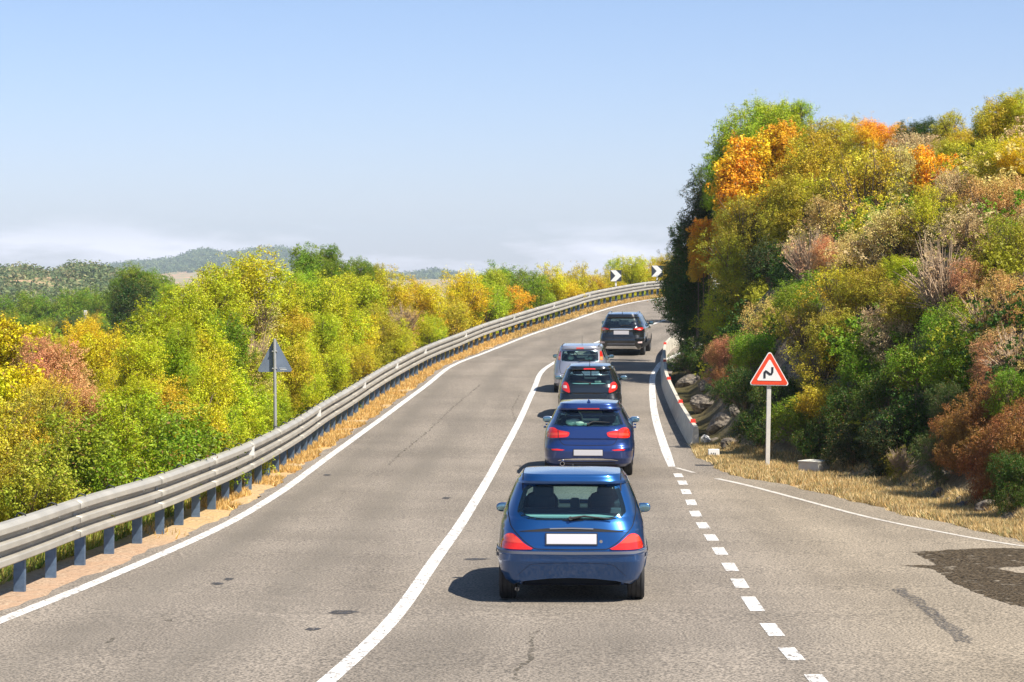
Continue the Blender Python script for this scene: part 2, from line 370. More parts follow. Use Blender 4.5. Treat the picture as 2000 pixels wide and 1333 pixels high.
def ribbon(name, C, wl, wr, mt_, off=.004, kind='structure'):
    C = np.asarray(C); T = np.gradient(C, axis=0); T /= np.linalg.norm(T, axis=1)[:, None]
    Nn = np.stack([T[:, 1], -T[:, 0]], -1)
    wl = np.broadcast_to(wl, len(C))[:, None]; wr = np.broadcast_to(wr, len(C))[:, None]
    cols = [C-Nn*wl, C, C+Nn*wr]
    V = np.concatenate([np.concatenate([c_, (road_z(c_[:, 1])+off)[:, None]], 1) for c_ in cols]); n_ = len(C)
    Q = [(k*n_+i, (k+1)*n_+i, (k+1)*n_+i+1, k*n_+i+1) for k in range(2) for i in range(n_-1)]
    o = link_mesh(name, np_mesh(name, V, np.array(Q)), mt_); tag(o, kind=kind); return o
# worn white paint
pm = bpy.data.materials.new('road_paint'); pm.use_nodes = True; nt = pm.node_tree; P = nt.nodes['Principled BSDF']
geo = N(nt, 'ShaderNodeNewGeometry')
mpn = N(nt, 'ShaderNodeMapping'); mpn.inputs['Scale'].default_value = (1, .45, 1); nt.links.new(geo.outputs['Position'], mpn.inputs[0])
wear = noisemix(nt, 13, noisemix(nt, 45, (.72, .71, .68), (.30, .27, .24), .60, .68, 3), noisemix(nt, 40, (.20, .18, .16), (.66, .64, .61), .47, .53, 4), .50, .57, 5, mpn.outputs[0])
nt.links.new(wear, P.inputs['Base Color']); P.inputs['Roughness'].default_value = .6
pw = bpy.data.materials.new('faded_road_paint'); pw.use_nodes = True; nt = pw.node_tree; P = nt.nodes['Principled BSDF']
geo = N(nt, 'ShaderNodeNewGeometry')
wear = noisemix(nt, 9, (.62, .58, .52), noisemix(nt, 50, (.26, .23, .2), (.62, .58, .52), .42, .6), .5, .62, 6)
nt.links.new(wear, P.inputs['Base Color'])
ribbon('edge_line', LEFT, .085, .085, pm)
ribbon('centre_line', MID, .085, .085, pm)
rw = np.interp(RIGHT[:, 1], [50, 56, 110], [.06, .10, .09])
ribbon('edge_line', RIGHT, rw, rw, pm)
jw = np.interp(JUNC[:, 1], [36, 44, 48, 52], [.045, .05, .06, .05])
ribbon('junction_line', JUNC[:6], .045, .045, pw); ribbon('junction_line', JUNC[11:], jw[11:], jw[11:], pw)
DASH = [(1325, 929), (1333, 943.5), (1340, 961), (1350, 982), (1358.5, 1004), (1373, 1027), (1389, 1050.5), (1406, 1077), (1426, 1108), (1445, 1140), (1470, 1180), (1508, 1230.5), (1546, 1278), (1597, 1330)]
dp = [unproj(*p) for p in DASH]
dp = dp+[(dp[-1][0]-.06-.07*k+.02, dp[-1][1]-1.15*(k+1)) for k in range(4)]
dd = []
for i, (x, y) in enumerate(dp):
    a = Vector(dp[min(i+1, len(dp)-1)]); b_ = Vector(dp[max(i-1, 0)]); t = (b_-a).normalized(); L = (b_-a).length/(2 if 0 < i < len(dp)-1 else 1)*.25
    if i == 10: L *= 1.25
    c_ = Vector((x, y)); dd.append(np.array([c_-t*L, c_, c_+t*L]))
for C in dd: ribbon('lane_dash', C, .082, .082, pm)
# repairs, tar spots, dark marks
def soften(m, sc, lo, hi, amt):
    nt = m.node_tree; P = nt.nodes['Principled BSDF']; g_ = N(nt, 'ShaderNodeNewGeometry'); n = N(nt, 'ShaderNodeTexNoise'); n.inputs['Scale'].default_value = sc; n.inputs['Detail'].default_value = 4
    nt.links.new(g_.outputs['Position'], n.inputs[0]); r = N(nt, 'ShaderNodeMapRange'); r.inputs[1].default_value = lo; r.inputs[2].default_value = hi; r.inputs[4].default_value = amt
    nt.links.new(n.outputs[0], r.inputs[0]); nt.links.new(r.outputs[0], P.inputs['Alpha']); return m
def blotch(name, pts, m_, off, jag=.05, sub=6, seed=1):
    rnd = random.Random(seed); P = []
    for i in range(len(pts)):
        a = Vector(unproj(*pts[i])); b_ = Vector(unproj(*pts[(i+1) % len(pts)]))
        for k in range(sub):
            q = a.lerp(b_, k/sub); P.append((q.x+rnd.uniform(-1, 1)*jag, q.y+rnd.uniform(-1, 1)*jag*1.6))
    V, E, Fc, *_ = delaunay_2d_cdt([Vector(p) for p in P], [], [list(range(len(P)))], 1, 1e-5)
    o = obj(name, [(v.x, v.y, float(road_z(v.y))+off) for v in V], Fc, m_)
    return tag(o, kind='structure')
tar = soften(mat('tar_patch', (.05, .05, .055), .75, var=.4, vscale=30, bump=.4, bscale=60), 22, .33, .5, .85)
drk = bpy.data.materials.new('dark_asphalt'); drk.use_nodes = True; nt = drk.node_tree; P = nt.nodes['Principled BSDF']
geo = N(nt, 'ShaderNodeNewGeometry'); nt.links.new(noisemix(nt, 30, (.012, .009, .005), (.15, .115, .075), .40, .66, 4), P.inputs['Base Color']); P.inputs['Roughness'].default_value = .95; P.inputs['Specular IOR Level'].default_value = .12; soften(drk, 7, .28, .48, .97)
blotch('dark_patch', [(1783, 1079), (1835, 1076), (1900, 1072), (1960, 1071), (2010, 1073), (2060, 1080), (2060, 1105), (2000, 1107), (1945, 1110), (1990, 1120), (2060, 1122), (2060, 1190), (2000, 1186), (1960, 1177), (1925, 1165), (1890, 1152), (1865, 1140), (1840, 1122), (1815, 1111), (1758, 1105), (1800, 1105), (1828, 1104), (1815, 1094)], drk, .004, .03)  # darker, browner speckled area of the asphalt
for k, (x, y, ww, hh) in enumerate([(670, 1197, 32, 4), (612, 1229.5, 17, 3), (447, 1132, 11, 2.6), (424, 1141, 14, 2.6), (872, 973.5, 9, 2), (639, 928.5, 9, 1.6), (931, 1093, 27, 2.2), (1060, 1174, 6, 1.2), (985, 1172, 10, 1.6)]):
    blotch('tar_spot', [(x-ww, y+hh*.3), (x-ww*.5, y-hh), (x+ww*.4, y-hh*.9), (x+ww, y-hh*.2), (x+ww*.3, y+hh*.8), (x-ww*.3, y+hh)], tar, .004, .008, 3, k)
sk = soften(mat('skid_mark', (.07, .07, .075), .8, var=.45, vscale=45, bump=.3), 28, .42, .62, .75)
blotch('skid_mark', [(1740, 1152), (1760, 1150), (1790, 1166), (1825, 1192), (1865, 1222), (1905, 1250), (1895, 1258), (1868, 1254), (1838, 1226), (1798, 1192)], sk, .004, .04, 4, 30)
crk = soften(mat('crack', (.085, .075, .055), .9, var=.4, vscale=40), 14, .42, .6, .7)
def crack(pts, wd, seed):
    rnd = random.Random(seed); P = []
    W = [Vector(unproj(*p)) for p in pts]
    for a, b_ in zip(W, W[1:]):
        n_ = max(2, int((b_-a).length/.12))
        for k in range(n_):
            q = a.lerp(b_, k/n_); P.append((q.x+rnd.uniform(-.035, .035), q.y))
    C = np.array(P); ww = np.array([wd*rnd.uniform(.15, 1) for _ in C]); ribbon('crack', C, ww, ww, crk, .003)
crack([(757, 910), (790, 880), (832, 846), (880, 800), (940, 750)], .03, 1)
crack([(1045, 1232), (1035, 1250), (1040, 1275), (1022, 1300), (1000, 1333)], .035, 2)
crack([(1120, 1262), (1200, 1263)], .012, 3)
crack([(330, 1215), (320, 1208)], .04, 5); crack([(200, 1258), (236, 1243)], .04, 6)
crack([(1020, 760), (1000, 800), (1010, 830)], .018, 8)

# ------------------------------------------------------------------ metal guardrail
galv = mat('galvanised_steel', (.45, .425, .37), .45, metal=.3, var=.16, vscale=1.6, bump=.05, bscale=8, detail=8)
galvd = mat('shaded_post_steel', (.11, .17, .26), .5, metal=.35, var=.25, vscale=12)  # shade on the posts below the rail put into a dark blue base colour
darkm = mat('dark_metal', (.05, .055, .06), .5, metal=.6)
white = mat('white_paint', (.80, .80, .78), .5)
def resample(C, step):
    s_ = np.concatenate([[0], np.cumsum(np.linalg.norm(np.diff(C, axis=0), axis=1))]); t = np.arange(0, s_[-1], step)
    return np.stack([np.interp(t, s_, C[:, 0]), np.interp(t, s_, C[:, 1])], -1)
RC = resample(RAIL[RAIL[:, 0] < 26], .25)
T = np.gradient(RC, axis=0); T /= np.linalg.norm(T, axis=1)[:, None]; NR = np.stack([T[:, 1], -T[:, 0]], -1)   # towards the road
# keep stretches that are seen: start just left of the frame
i0 = int(np.argmax(RC[:, 1] > 14)); RC = RC[i0:]; NR = NR[i0:]; T = T[i0:]
grail = tag(empty('guardrail', (RC[0, 0], RC[0, 1], float(road_z(RC[0, 1])))), 'long galvanised triple-wave steel guardrail on blue-grey posts along the left road edge', 'guardrail')
ginv = -Vector(grail.location)
def shift(o): o.location = ginv; return o
# profile: (outwards, height); three rounded waves
prof = []
for k in range(0):
    z0 = .84-.18*k
    prof += [(-.005, z0+.015), (.03, z0-.005), (.078, z0-.03), (.085, z0-.06), (.085, z0-.085), (.072, z0-.115), (.02, z0-.14), (.0, z0-.15)] if k else \
            [(-.045, z0+.012), (-.02, z0+.02), (.035, z0+.005), (.078, z0-.03), (.085, z0-.06), (.085, z0-.085), (.072, z0-.115), (.02, z0-.14), (.0, z0-.15)]
prof = [(-.05, .832), (-.035, .850), (.04, .846), (.080, .822), (.092, .808)]
for k in range(3):
    z0 = .805-.178*k
    prof += [(.096, z0-.004), (.096, z0-.062), (.090, z0-.070), (.010, z0-.084), (.0, z0-.09)]
    if k < 2: prof += [(.0, z0-.146), (.008, z0-.152), (.088, z0-.168)]
prof += [(-.006, .80-.36-.10)]
seg = 18
for s0 in range(0, len(RC)-1, seg):
    s1 = min(s0+seg+1, len(RC)); ii = list(range(s0, s1))
    V = []; 
    for j in ii:
        ext = .006 if (j-s0) < 2 and s0 else 0
        zz = float(road_z(RC[j, 1]))
        tx = T[j]*(-.12 if (j == s0 and s0) else 0)
        for a, h in prof:
            V.append((RC[j, 0]+NR[j, 0]*(a+ext)+tx[0], RC[j, 1]+NR[j, 1]*(a+ext)+tx[1], zz+h+ext*.5))
    m_ = len(prof); Fc = [(i*m_+k, i*m_+k+1, (i+1)*m_+k+1, (i+1)*m_+k) for i in range(len(ii)-1) for k in range(m_-1)]
    o = obj('rail_beam', V, Fc, galv, grail, smooth=True, sharp=24); shift(o)
    md = o.modifiers.new('thickness', 'SOLIDIFY'); md.thickness = .005; md.offset = -1
# posts, every 1.5 m
pj = list(range(2, len(RC), 6))[:100]
post_me = None
mb = MB()
for (cx, cy, dx, dy) in [(0, 0, .13, .006), (-.062, .03, .006, .06), (.062, .03, .006, .06)]: mb.box((cx, cy, .0), (dx, dy, 1.36))
po = mb.build('post', galvd); post_me = po.data
hk = MB(); hk.tube([(-.10, 0, .60), (-.10, 0, .80), (-.06, 0, .865), (-.03, .0, .885), (.03, .0, .868), (.04, 0, .84)], .011, 5)
ho = hk.build('spacer_bracket', darkm); hk_me = ho.data
bo = MB(); bo.tube([(.02, 0, .715), (.042, 0, .715)], .016, 6)
bo_o = bo.build('bolt', white); bo_me = bo_o.data
for n_, j in enumerate(pj):
    zz = float(road_z(RC[j, 1])); ang = math.atan2(T[j, 1], T[j, 0])-math.pi/2
    def put(me_, name, first, off, par=grail, dz=0):
        o = first if (first and n_ == 0) else bpy.data.objects.new(name, me_)
        if not (first and n_ == 0): COL.objects.link(o)
        o.parent = par; o.location = Vector((RC[j, 0]+NR[j, 0]*off, RC[j, 1]+NR[j, 1]*off, zz+dz))+ginv; o.rotation_euler = (0, 0, ang); return o
    # posts open away from traffic and face the driver broadside
    p_ = put(post_me, 'post', po, -.07); p_.rotation_euler = (0, 0, ang+R(6 if n_ % 2 else -3)); p_.location.z += .0
    put(hk_me, 'spacer_bracket', ho, -.03)
    if n_ < 30: put(bo_me, 'bolt', bo_o, .0)
# small triangular reflectors in the upper groove
rf = MB(); rf.add([(-.06, 0, -.06), (.065, 0, -.05), (.065, 0, .09), (-.06, .02, -.06), (.065, .02, -.05), (.065, .02, .09)], [(0, 1, 2), (5, 4, 3), (0, 3, 4, 1), (1, 4, 5, 2), (2, 5, 3, 0)])
rfo = rf.build('reflector', white); first = True
sl_ = np.concatenate([[0], np.cumsum(np.linalg.norm(np.diff(RC, axis=0), axis=1))])
jpix = 1000+F*RC[:, 0]/RC[:, 1]
for px in (483, 616, 706, 769, 826, 906, 1000, 1078, 1148, 1258):
    j = int(np.argmin(abs(jpix-px))); zz = float(road_z(RC[j, 1]))
    o = rfo if first else bpy.data.objects.new('reflector', rfo.data)
    if not first: COL.objects.link(o)
    first = False
    o.parent = grail; o.location = Vector((RC[j, 0]+NR[j, 0]*.05, RC[j, 1]+NR[j, 1]*.05, zz+.695))+ginv; o.rotation_euler = (0, 0, math.atan2(T[j, 1], T[j, 0])-math.pi/2); o.scale = (1.25, 1, 1.25)

# ------------------------------------------------------------------ concrete barrier on the right
conc = mat('concrete', (.50, .47, .40), .9, var=.22, vscale=3, bump=.35, bscale=25)
redm = mat('red_reflector', (.75, .05, .03), .4)
BC = resample(BARR, .5); Tb = np.gradient(BC, axis=0); Tb /= np.linalg.norm(Tb, axis=1)[:, None]; NB = np.stack([Tb[:, 1], -Tb[:, 0]], -1)
br = tag(empty('concrete_barrier', (BC[0, 0], BC[0, 1], float(road_z(BC[0, 1])))), 'low grey concrete barrier with red reflectors, curving along the right road edge under trees', 'barrier')
bi = -Vector(br.location)
bprof = [(0, -.1), (0, .05), (.055, .16), (.085, .46), (.095, .475), (.185, .475), (.195, .46), (.215, .12), (.235, -.1)]
nseg = 8
for s0 in range(0, len(BC)-1, nseg):
    V = []; L = list(range(s0, min(s0+nseg+1, len(BC))))
    for q, j in enumerate(L):
        zz = float(road_z(BC[j, 1])); sh = Tb[j]*(.012 if q == 0 else (-.012 if q == len(L)-1 else 0))
        for a, h in bprof: V.append((BC[j, 0]+NB[j, 0]*a+sh[0], BC[j, 1]+NB[j, 1]*a+sh[1], zz+h))
    m_ = len(bprof); Fc = [(i*m_+k, (i+1)*m_+k, (i+1)*m_+k+1, i*m_+k+1) for i in range(len(L)-1) for k in range(m_-1)]
    Fc += [tuple(range(m_)), tuple(range((len(L)-1)*m_, len(L)*m_))[::-1]]
    o = obj('barrier_block', V, Fc, conc, br, smooth=True, sharp=30); o.location = bi
mb = MB(); mb.box((0, 0, .045), (.11, .05, .075), bev=.008); mb.box((0, 0, .004), (.15, .08, .012)); ro = mb.build('reflector', redm)
first = True
for (px, py) in [(1360, 866), (1323, 822), (1303, 772), (1300, 735), (1306, 697)]:
    x, y = unproj(px, py); j = int(np.argmin(abs(BC[:, 1]-y)))
    o = ro if first else bpy.data.objects.new('reflector', ro.data)
    if not first: COL.objects.link(o)
    first = False; o.parent = br
    o.location = Vector((BC[j, 0]+NB[j, 0]*.14, BC[j, 1]+.05, float(road_z(BC[j, 1]))+.476))+bi

# ------------------------------------------------------------------ signs
redp = mat('sign_red', (.78, .07, .02), .45); blk = mat('sign_black', (.02, .022, .028), .5); greyp = mat('pole_grey', (.42, .43, .42), .5, metal=.4, var=.1)
signback = mat('sign_back_grey', (.20, .25, .33), .55, metal=.3, var=.12, vscale=4)
def rtri(wd, h, r, n=5, cz=0):
    """rounded triangle, apex up, base width wd, height h; origin at base centre"""
    P = [Vector((-wd/2, 0)), Vector((wd/2, 0)), Vector((0, h))]; out = []
    for i in range(3):
        a = P[i-1]; b_ = P[i]; c_ = P[(i+1) % 3]; u = (a-b_).normalized(); v = (c_-b_).normalized(); ang = u.angle(v); d_ = r/math.tan(ang/2)
        ctr = b_+(u+v).normalized()*(r/math.sin(ang/2)); p0 = b_+u*d_; p1 = b_+v*d_
        a0 = math.atan2(p0.y-ctr.y, p0.x-ctr.x); a1 = math.atan2(p1.y-ctr.y, p1.x-ctr.x)
        while a1 < a0: a1 += 2*math.pi
        if a1-a0 > math.pi: a1 -= 2*math.pi
        for k in range(n+1): t = a0+(a1-a0)*k/n; out.append((ctr.x+r*math.cos(t), ctr.y+r*math.sin(t)+cz))
    return out
sx_, sy_ = unproj(1499, 915); sz_ = float(road_z(sy_))
ws = tag(empty('warning_sign', (sx_, sy_, sz_), (0, R(1.0), 0)), 'red-bordered triangular double bend warning sign on a pale post in the right dry grass', 'road sign')
k = sy_/F; zb = (915-753)*k; hh = (755-686)*k; ww = 81*k
mb = MB(); mb.box((0, 0, (zb+.5)/2-.1), (.085, .05, zb+.7), bev=.008); mb.build('post', mat('pale_post', (.62, .60, .55), .6, var=.08), ws)
mb = MB(); mb.prism(rtri(ww, hh, .045, cz=zb), -.06, -.035); mb.build('panel', white, ws)
def inset(kf, cz): return rtri(ww*kf, hh*kf, .035, cz=zb+cz)
mb = MB(); mb.prism(inset(.93, hh*.023), -.066, -.058); mb.build('border', redp, ws)
mb = MB(); mb.prism(rtri(ww*.62, hh*.62, .02, cz=zb+hh*.135), -.072, -.064); mb.build('face', white, ws)
def stroke(pts, wd, y0, y1):
    mb = MB(); pts = [Vector(p) for p in pts]; Lp = []; Rp = []
    for i, p in enumerate(pts):
        t = (pts[min(i+1, len(pts)-1)]-pts[max(i-1, 0)]).normalized(); n_ = Vector((-t.y, t.x))*wd/2
        Lp.append(p+n_); Rp.append(p-n_)
    for i in range(len(pts)-1): mb.prism([tuple(Lp[i]), tuple(Lp[i+1]), tuple(Rp[i+1]), tuple(Rp[i])], y0, y1)
    return mb
q = ww/81
def sp_(a, b_): return ((a-1507.5)*q, (753-b_)*q+zb)
stroke([sp_(1498, 739), sp_(1498, 727), sp_(1500, 725), sp_(1503, 727), sp_(1508, 731), sp_(1511, 731), sp_(1513, 727), sp_(1513, 717)], 4.2*q, -.078, -.071).build('bend_symbol', blk, ws)
# rear of a triangular sign beyond the guardrail
sy_ = 52.2; sx_ = (538.5-1000)/F*sy_; gz = ground_z(sx_, sy_); k = sy_/F
bs = tag(empty('road_sign', (sx_, sy_, gz), (0, R(-.6), 0)), 'triangular road sign seen from its dark grey back, on a pole behind the left guardrail', 'road sign')
zt = CZ+(HY-660)*k-gz; zb = CZ+(HY-727)*k-gz; wd = 71*k
mb = MB(); mb.tube([(0, 0, -.3), (0, 0, zt-.02)], .034, 12); mb.build('pole', greyp, bs, smooth=True)
mb = MB(); mb.prism(rtri(wd, zt-zb, .04, cz=zb), .045, .07); mb.build('panel', signback, bs)
mb = MB()
for zc in (zb+.07, zb+.42): mb.box((0, .02, zc), (.10, .06, .035)); mb.tube([(-.05, -.02, zc), (.05, -.02, zc)], .012, 6)
mb.build('clamp', greyp, bs)
mb = MB()
for r_, (a, b_) in enumerate([(.10, .22), (.12, .24)]):
    for t in range(5): mb.box((a+(b_-a)*t/4.5, .042, zb+.075-.03*r_), (.018, .004, .010 if r_ == 0 else .016))
mb.build('maker_marks', white, bs)
# two black and white chevrons
for px, py, pr, lab in [(1203, 539, 1203, 'left one of two black and white chevron bend signs, standing behind the guardrail'), (1283.5, 530, 1285, 'right one of two black and white chevron bend signs, nearest the tall dark tree')]:
    j = int(np.argmin(abs(jpix-px))); y = RC[j, 1]+.9; x = (px-1000)/F*y; gz = ground_z(x, y); k = y/F
    cs = tag(empty('chevron_sign', (x, y, gz)), lab, 'road sign', 'chevron signs on the far bend')
    zc = CZ+(HY-py)*k-gz; h = 11*k
    mb = MB(); mb.box((0, .05, (zc)/2-.1), (.09, .05, zc+.2)); mb.build('post', white, cs)
    mb = MB(); mb.box((0, 0, zc), (2*h, .03, 2*h)); mb.build('panel', mat('chevron_dark', (.035, .045, .06), .5), cs)
    mb = MB(); mb.prism([(-h*.98, zc+h*.98), (0, zc+h*.98), (h*.98, zc), (0, zc-h*.98), (-h*.98, zc-h*.98), (-h*.1, zc)], -.025, -.017); mb.build('chevron', white, cs)

# ------------------------------------------------------------------ concrete block, kilometre stone, stones
pale = mat('pale_concrete', (.62, .60, .52), .85, var=.1, vscale=5, bump=.2, bscale=30)
x, y = unproj(1590, 926)
cb = tag(empty('concrete_block', (x, y, float(road_z(y))+.01), (0, 0, R(-38))), 'pale square concrete block lying in the grass right of the warning sign post', 'concrete block')
mb = MB(); mb.box((0, 0, .10), (.45, .44, .24), bev=.012); mb.build('block', pale, cb); mb = MB(); mb.box((0, 0, .235), (.47, .46, .035), bev=.008); mb.build('lid', pale, cb)
x, y = unproj(1394, 897)
ks = tag(empty('marker_stone', (x, y, float(road_z(y)))), 'small white marker stone reading VI at the near end of the concrete barrier', 'marker stone')
mb = MB(); mb.box((0, 0, .09), (.235, .10, .24), bev=.012); mb.build('stone', white, ks)
mb = stroke([(-.055, .135), (-.03, .055), (-.005, .135)], .018, -.056, -.05); mb.prism([(.02, .055), (.036, .055), (.036, .135), (.02, .135)], -.056, -.05); mb.build('lettering', blk, ks)
def rock_mesh(seed, sub=3):
    bm = bmesh.new(); bmesh.ops.create_icosphere(bm, subdivisions=sub, radius=1)
    for v in bm.verts:
        p = v.co*1.1+Vector((seed*7.3, seed*3.1, 0)); c_ = noise.cell(p*1.7)
        v.co *= .8+.35*noise.noise(p)+.12*noise.noise(p*3)+.06*noise.noise(p*8)
        v.co.z *= .75
    m_ = bpy.data.meshes.new('rock'); bm.to_mesh(m_); bm.free(); return m_
rockm = bpy.data.materials.new('rock'); rockm.use_nodes = True; nt = rockm.node_tree; P = nt.nodes['Principled BSDF']
geo = N(nt, 'ShaderNodeNewGeometry')
nt.links.new(noisemix(nt, 3, noisemix(nt, 14, (.06, .05, .045), (.22, .19, .15)), (.15, .125, .10)), P.inputs['Base Color']); P.inputs['Roughness'].default_value = .9
n = N(nt, 'ShaderNodeTexVoronoi'); n.inputs['Scale'].default_value = 5; n.feature = 'DISTANCE_TO_EDGE'; nt.links.new(geo.outputs['Position'], n.inputs['Vector'])
n3 = N(nt, 'ShaderNodeTexNoise'); n3.inputs['Scale'].default_value = 12; n3.inputs['Detail'].default_value = 8; nt.links.new(geo.outputs['Position'], n3.inputs[0])
b = N(nt, 'ShaderNodeBump'); b.inputs['Strength'].default_value = .8; b.inputs['Distance'].default_value = .06; nt.links.new(n3.outputs[0], b.inputs['Height']); nt.links.new(b.outputs[0], P.inputs['Normal'])
RK = [rock_mesh(s) for s in range(5)]
for m_ in RK: m_.materials.append(rockm)
whiterock = mat('white_stone', (.6, .6, .6), .8, var=.15, vscale=20, bump=.3)
def canopy_hit(px, py, up=.9, d0=34, d1=150, st=.5):
    D = np.arange(d0, d1, st); X = (px-1000)/F*D; Z = CZ+(HY-py)/F*D
    T_ = terrain(X, D)+np.where(hill_dist(X, D) > 0, up, -.2); h = np.nonzero(Z < T_)[0]
    return float(D[h[0]]) if len(h) else None
rr = random.Random(3)
ROCKS = [(1345, 770, 30, 'rock face above the far part of the concrete barrier'), (1375, 800, 34, 'tall rock behind the middle of the concrete barrier'), (1408, 835, 36, 'broad rough rock behind the near end of the concrete barrier'),
         (1425, 870, 22, 'low rock between the barrier end and the warning sign'), (1385, 760, 26, 'rock half hidden under the rusty shrub by the barrier'), (1440, 805, 22, 'rock left of the warning sign, under dark leaves'),
         (1395, 878, 12, 'small stone behind the white marker stone'), (1790, 1000, 14, 'flat grey stone at the tip of the dry grass verge'), (1832, 975, 20, 'grey rock at the foot of the slope, just right of the dry grass'), (1845, 935, 16, 'tan rock embedded in the bank left of the rust-red bush'),
         (1925, 1000, 26, 'grey rock in the dark bank by the asphalt, under the rust-red bush'), (1970, 1015, 24, 'dark rock at the right frame edge beside the asphalt'), (1880, 1000, 18, 'rock between two larger rocks on the right bank'),
         (1766, 925, 10, 'pale small stone in the shaded bank right of the concrete block'), (1720, 945, 9, 'small stone on the shaded grass near the bank')]
for i, (px, py, r, lab) in enumerate(ROCKS):
    D = canopy_hit(px, py, .05) or 55
    o = bpy.data.objects.new('rock', RK[i % 5]); COL.objects.link(o); x = (px-1000)/F*D; rad = r/F*D
    o.location = (x, D, ground_z(x, D)+rad*.25); o.scale = (rad, rad*.9, rad*.9); o.rotation_euler = (rr.uniform(-.4, .4), rr.uniform(-.4, .4), rr.uniform(0, 6))
    tag(o, lab, 'rock')
x, y = unproj(1374, 872); wr_ = bpy.data.objects.new('stone', rock_mesh(9)); wr_.data.materials.append(whiterock); COL.objects.link(wr_)
wr_.location = (x+.07, y+.35, float(road_z(y))+.12); wr_.scale = (.13, .12, .19); tag(wr_, 'white stone leaning behind the near end of the concrete barrier', 'stone')
pb = []
for i in range(150):
    px = rr.uniform(1700, 2000); t_ = (px-1700)/300
    py = 945+t_*100+rr.gauss(0, 14)
    D = canopy_hit(px, py, .02) or 45; x = (px-1000)/F*D; pb.append((x, D, ground_z(x, D), rr.uniform(.02, .075)))
mb = MB()
for x, y, z, r in pb:
    bm = bmesh.new(); bmesh.ops.create_icosphere(bm, subdivisions=1, radius=r)
    for v in bm.verts: v.co *= rr.uniform(.7, 1.2)
    mb.addbm(bm, Matrix.Translation((x, y, z+r*.3)))
tag(mb.build('loose_stones', rockm), 'loose grey stones scattered along the foot of the right bank', 'stones', kind='stuff')

# ------------------------------------------------------------------ vegetation
def leaf_mat(name, dark=1.0):
    m = bpy.data.materials.new(name); m.use_nodes = True; nt = m.node_tree; nt.nodes.clear()
    oi = N(nt, 'ShaderNodeObjectInfo'); geo = N(nt, 'ShaderNodeNewGeometry'); tc = N(nt, 'ShaderNodeTexCoord')
    hv = N(nt, 'ShaderNodeHueSaturation')
    mh = N(nt, 'ShaderNodeMapRange'); mh.inputs[3].default_value = .48; mh.inputs[4].default_value = .512; nt.links.new(geo.outputs['Random Per Island'], mh.inputs[0])
    wn = N(nt, 'ShaderNodeTexWhiteNoise', noise_dimensions='1D'); nt.links.new(geo.outputs['Random Per Island'], wn.inputs['W'])
    mv = N(nt, 'ShaderNodeMapRange'); mv.inputs[3].default_value = .6; mv.inputs[4].default_value = 1.4; nt.links.new(wn.outputs['Value'], mv.inputs[0])
    nz = N(nt, 'ShaderNodeTexNoise'); nz.inputs['Scale'].default_value = .9; nz.inputs['Detail'].default_value = 5; nt.links.new(geo.outputs['Position'], nz.inputs[0])
    mz = N(nt, 'ShaderNodeMapRange'); mz.inputs[1].default_value = .35; mz.inputs[2].default_value = .65; mz.inputs[3].default_value = .018; mz.inputs[4].default_value = -.032; nt.links.new(nz.outputs[0], mz.inputs[0])
    ah = N(nt, 'ShaderNodeMath', operation='ADD'); nt.links.new(mh.outputs[0], ah.inputs[0]); nt.links.new(mz.outputs[0], ah.inputs[1])
    nt.links.new(ah.outputs[0], hv.inputs['Hue']); nt.links.new(mv.outputs[0], hv.inputs['Value']); nt.links.new(oi.outputs['Color'], hv.inputs['Color'])
    # some dead brown leaves
    gt = N(nt, 'ShaderNodeMath', operation='GREATER_THAN'); gt.inputs[1].default_value = .94; nt.links.new(geo.outputs['Random Per Island'], gt.inputs[0])
    mx = N(nt, 'ShaderNodeMix', data_type='RGBA'); nt.links.new(gt.outputs[0], mx.inputs[0]); nt.links.new(hv.outputs[0], mx.inputs['A']); mx.inputs['B'].default_value = (.30, .17, .06, 1)
    d = N(nt, 'ShaderNodeBsdfPrincipled'); d.inputs['Roughness'].default_value = .5; d.inputs['Specular IOR Level'].default_value = .3
    t = N(nt, 'ShaderNodeBsdfTranslucent'); ms = N(nt, 'ShaderNodeMixShader'); ms.inputs[0].default_value = .28; o = N(nt, 'ShaderNodeOutputMaterial')
    nt.links.new(mx.outputs['Result'], d.inputs['Base Color']); nt.links.new(mx.outputs['Result'], t.inputs[0])
    nt.links.new(d.outputs[0], ms.inputs[1]); nt.links.new(t.outputs[0], ms.inputs[2]); nt.links.new(ms.outputs[0], o.inputs[0]); return m
LEAF = leaf_mat('leaves')
bark = mat('bark', (.17, .125, .085), .9, var=.3, vscale=9); dryb = mat('dry_branches', (.42, .31, .21), .9, var=.25, vscale=9)

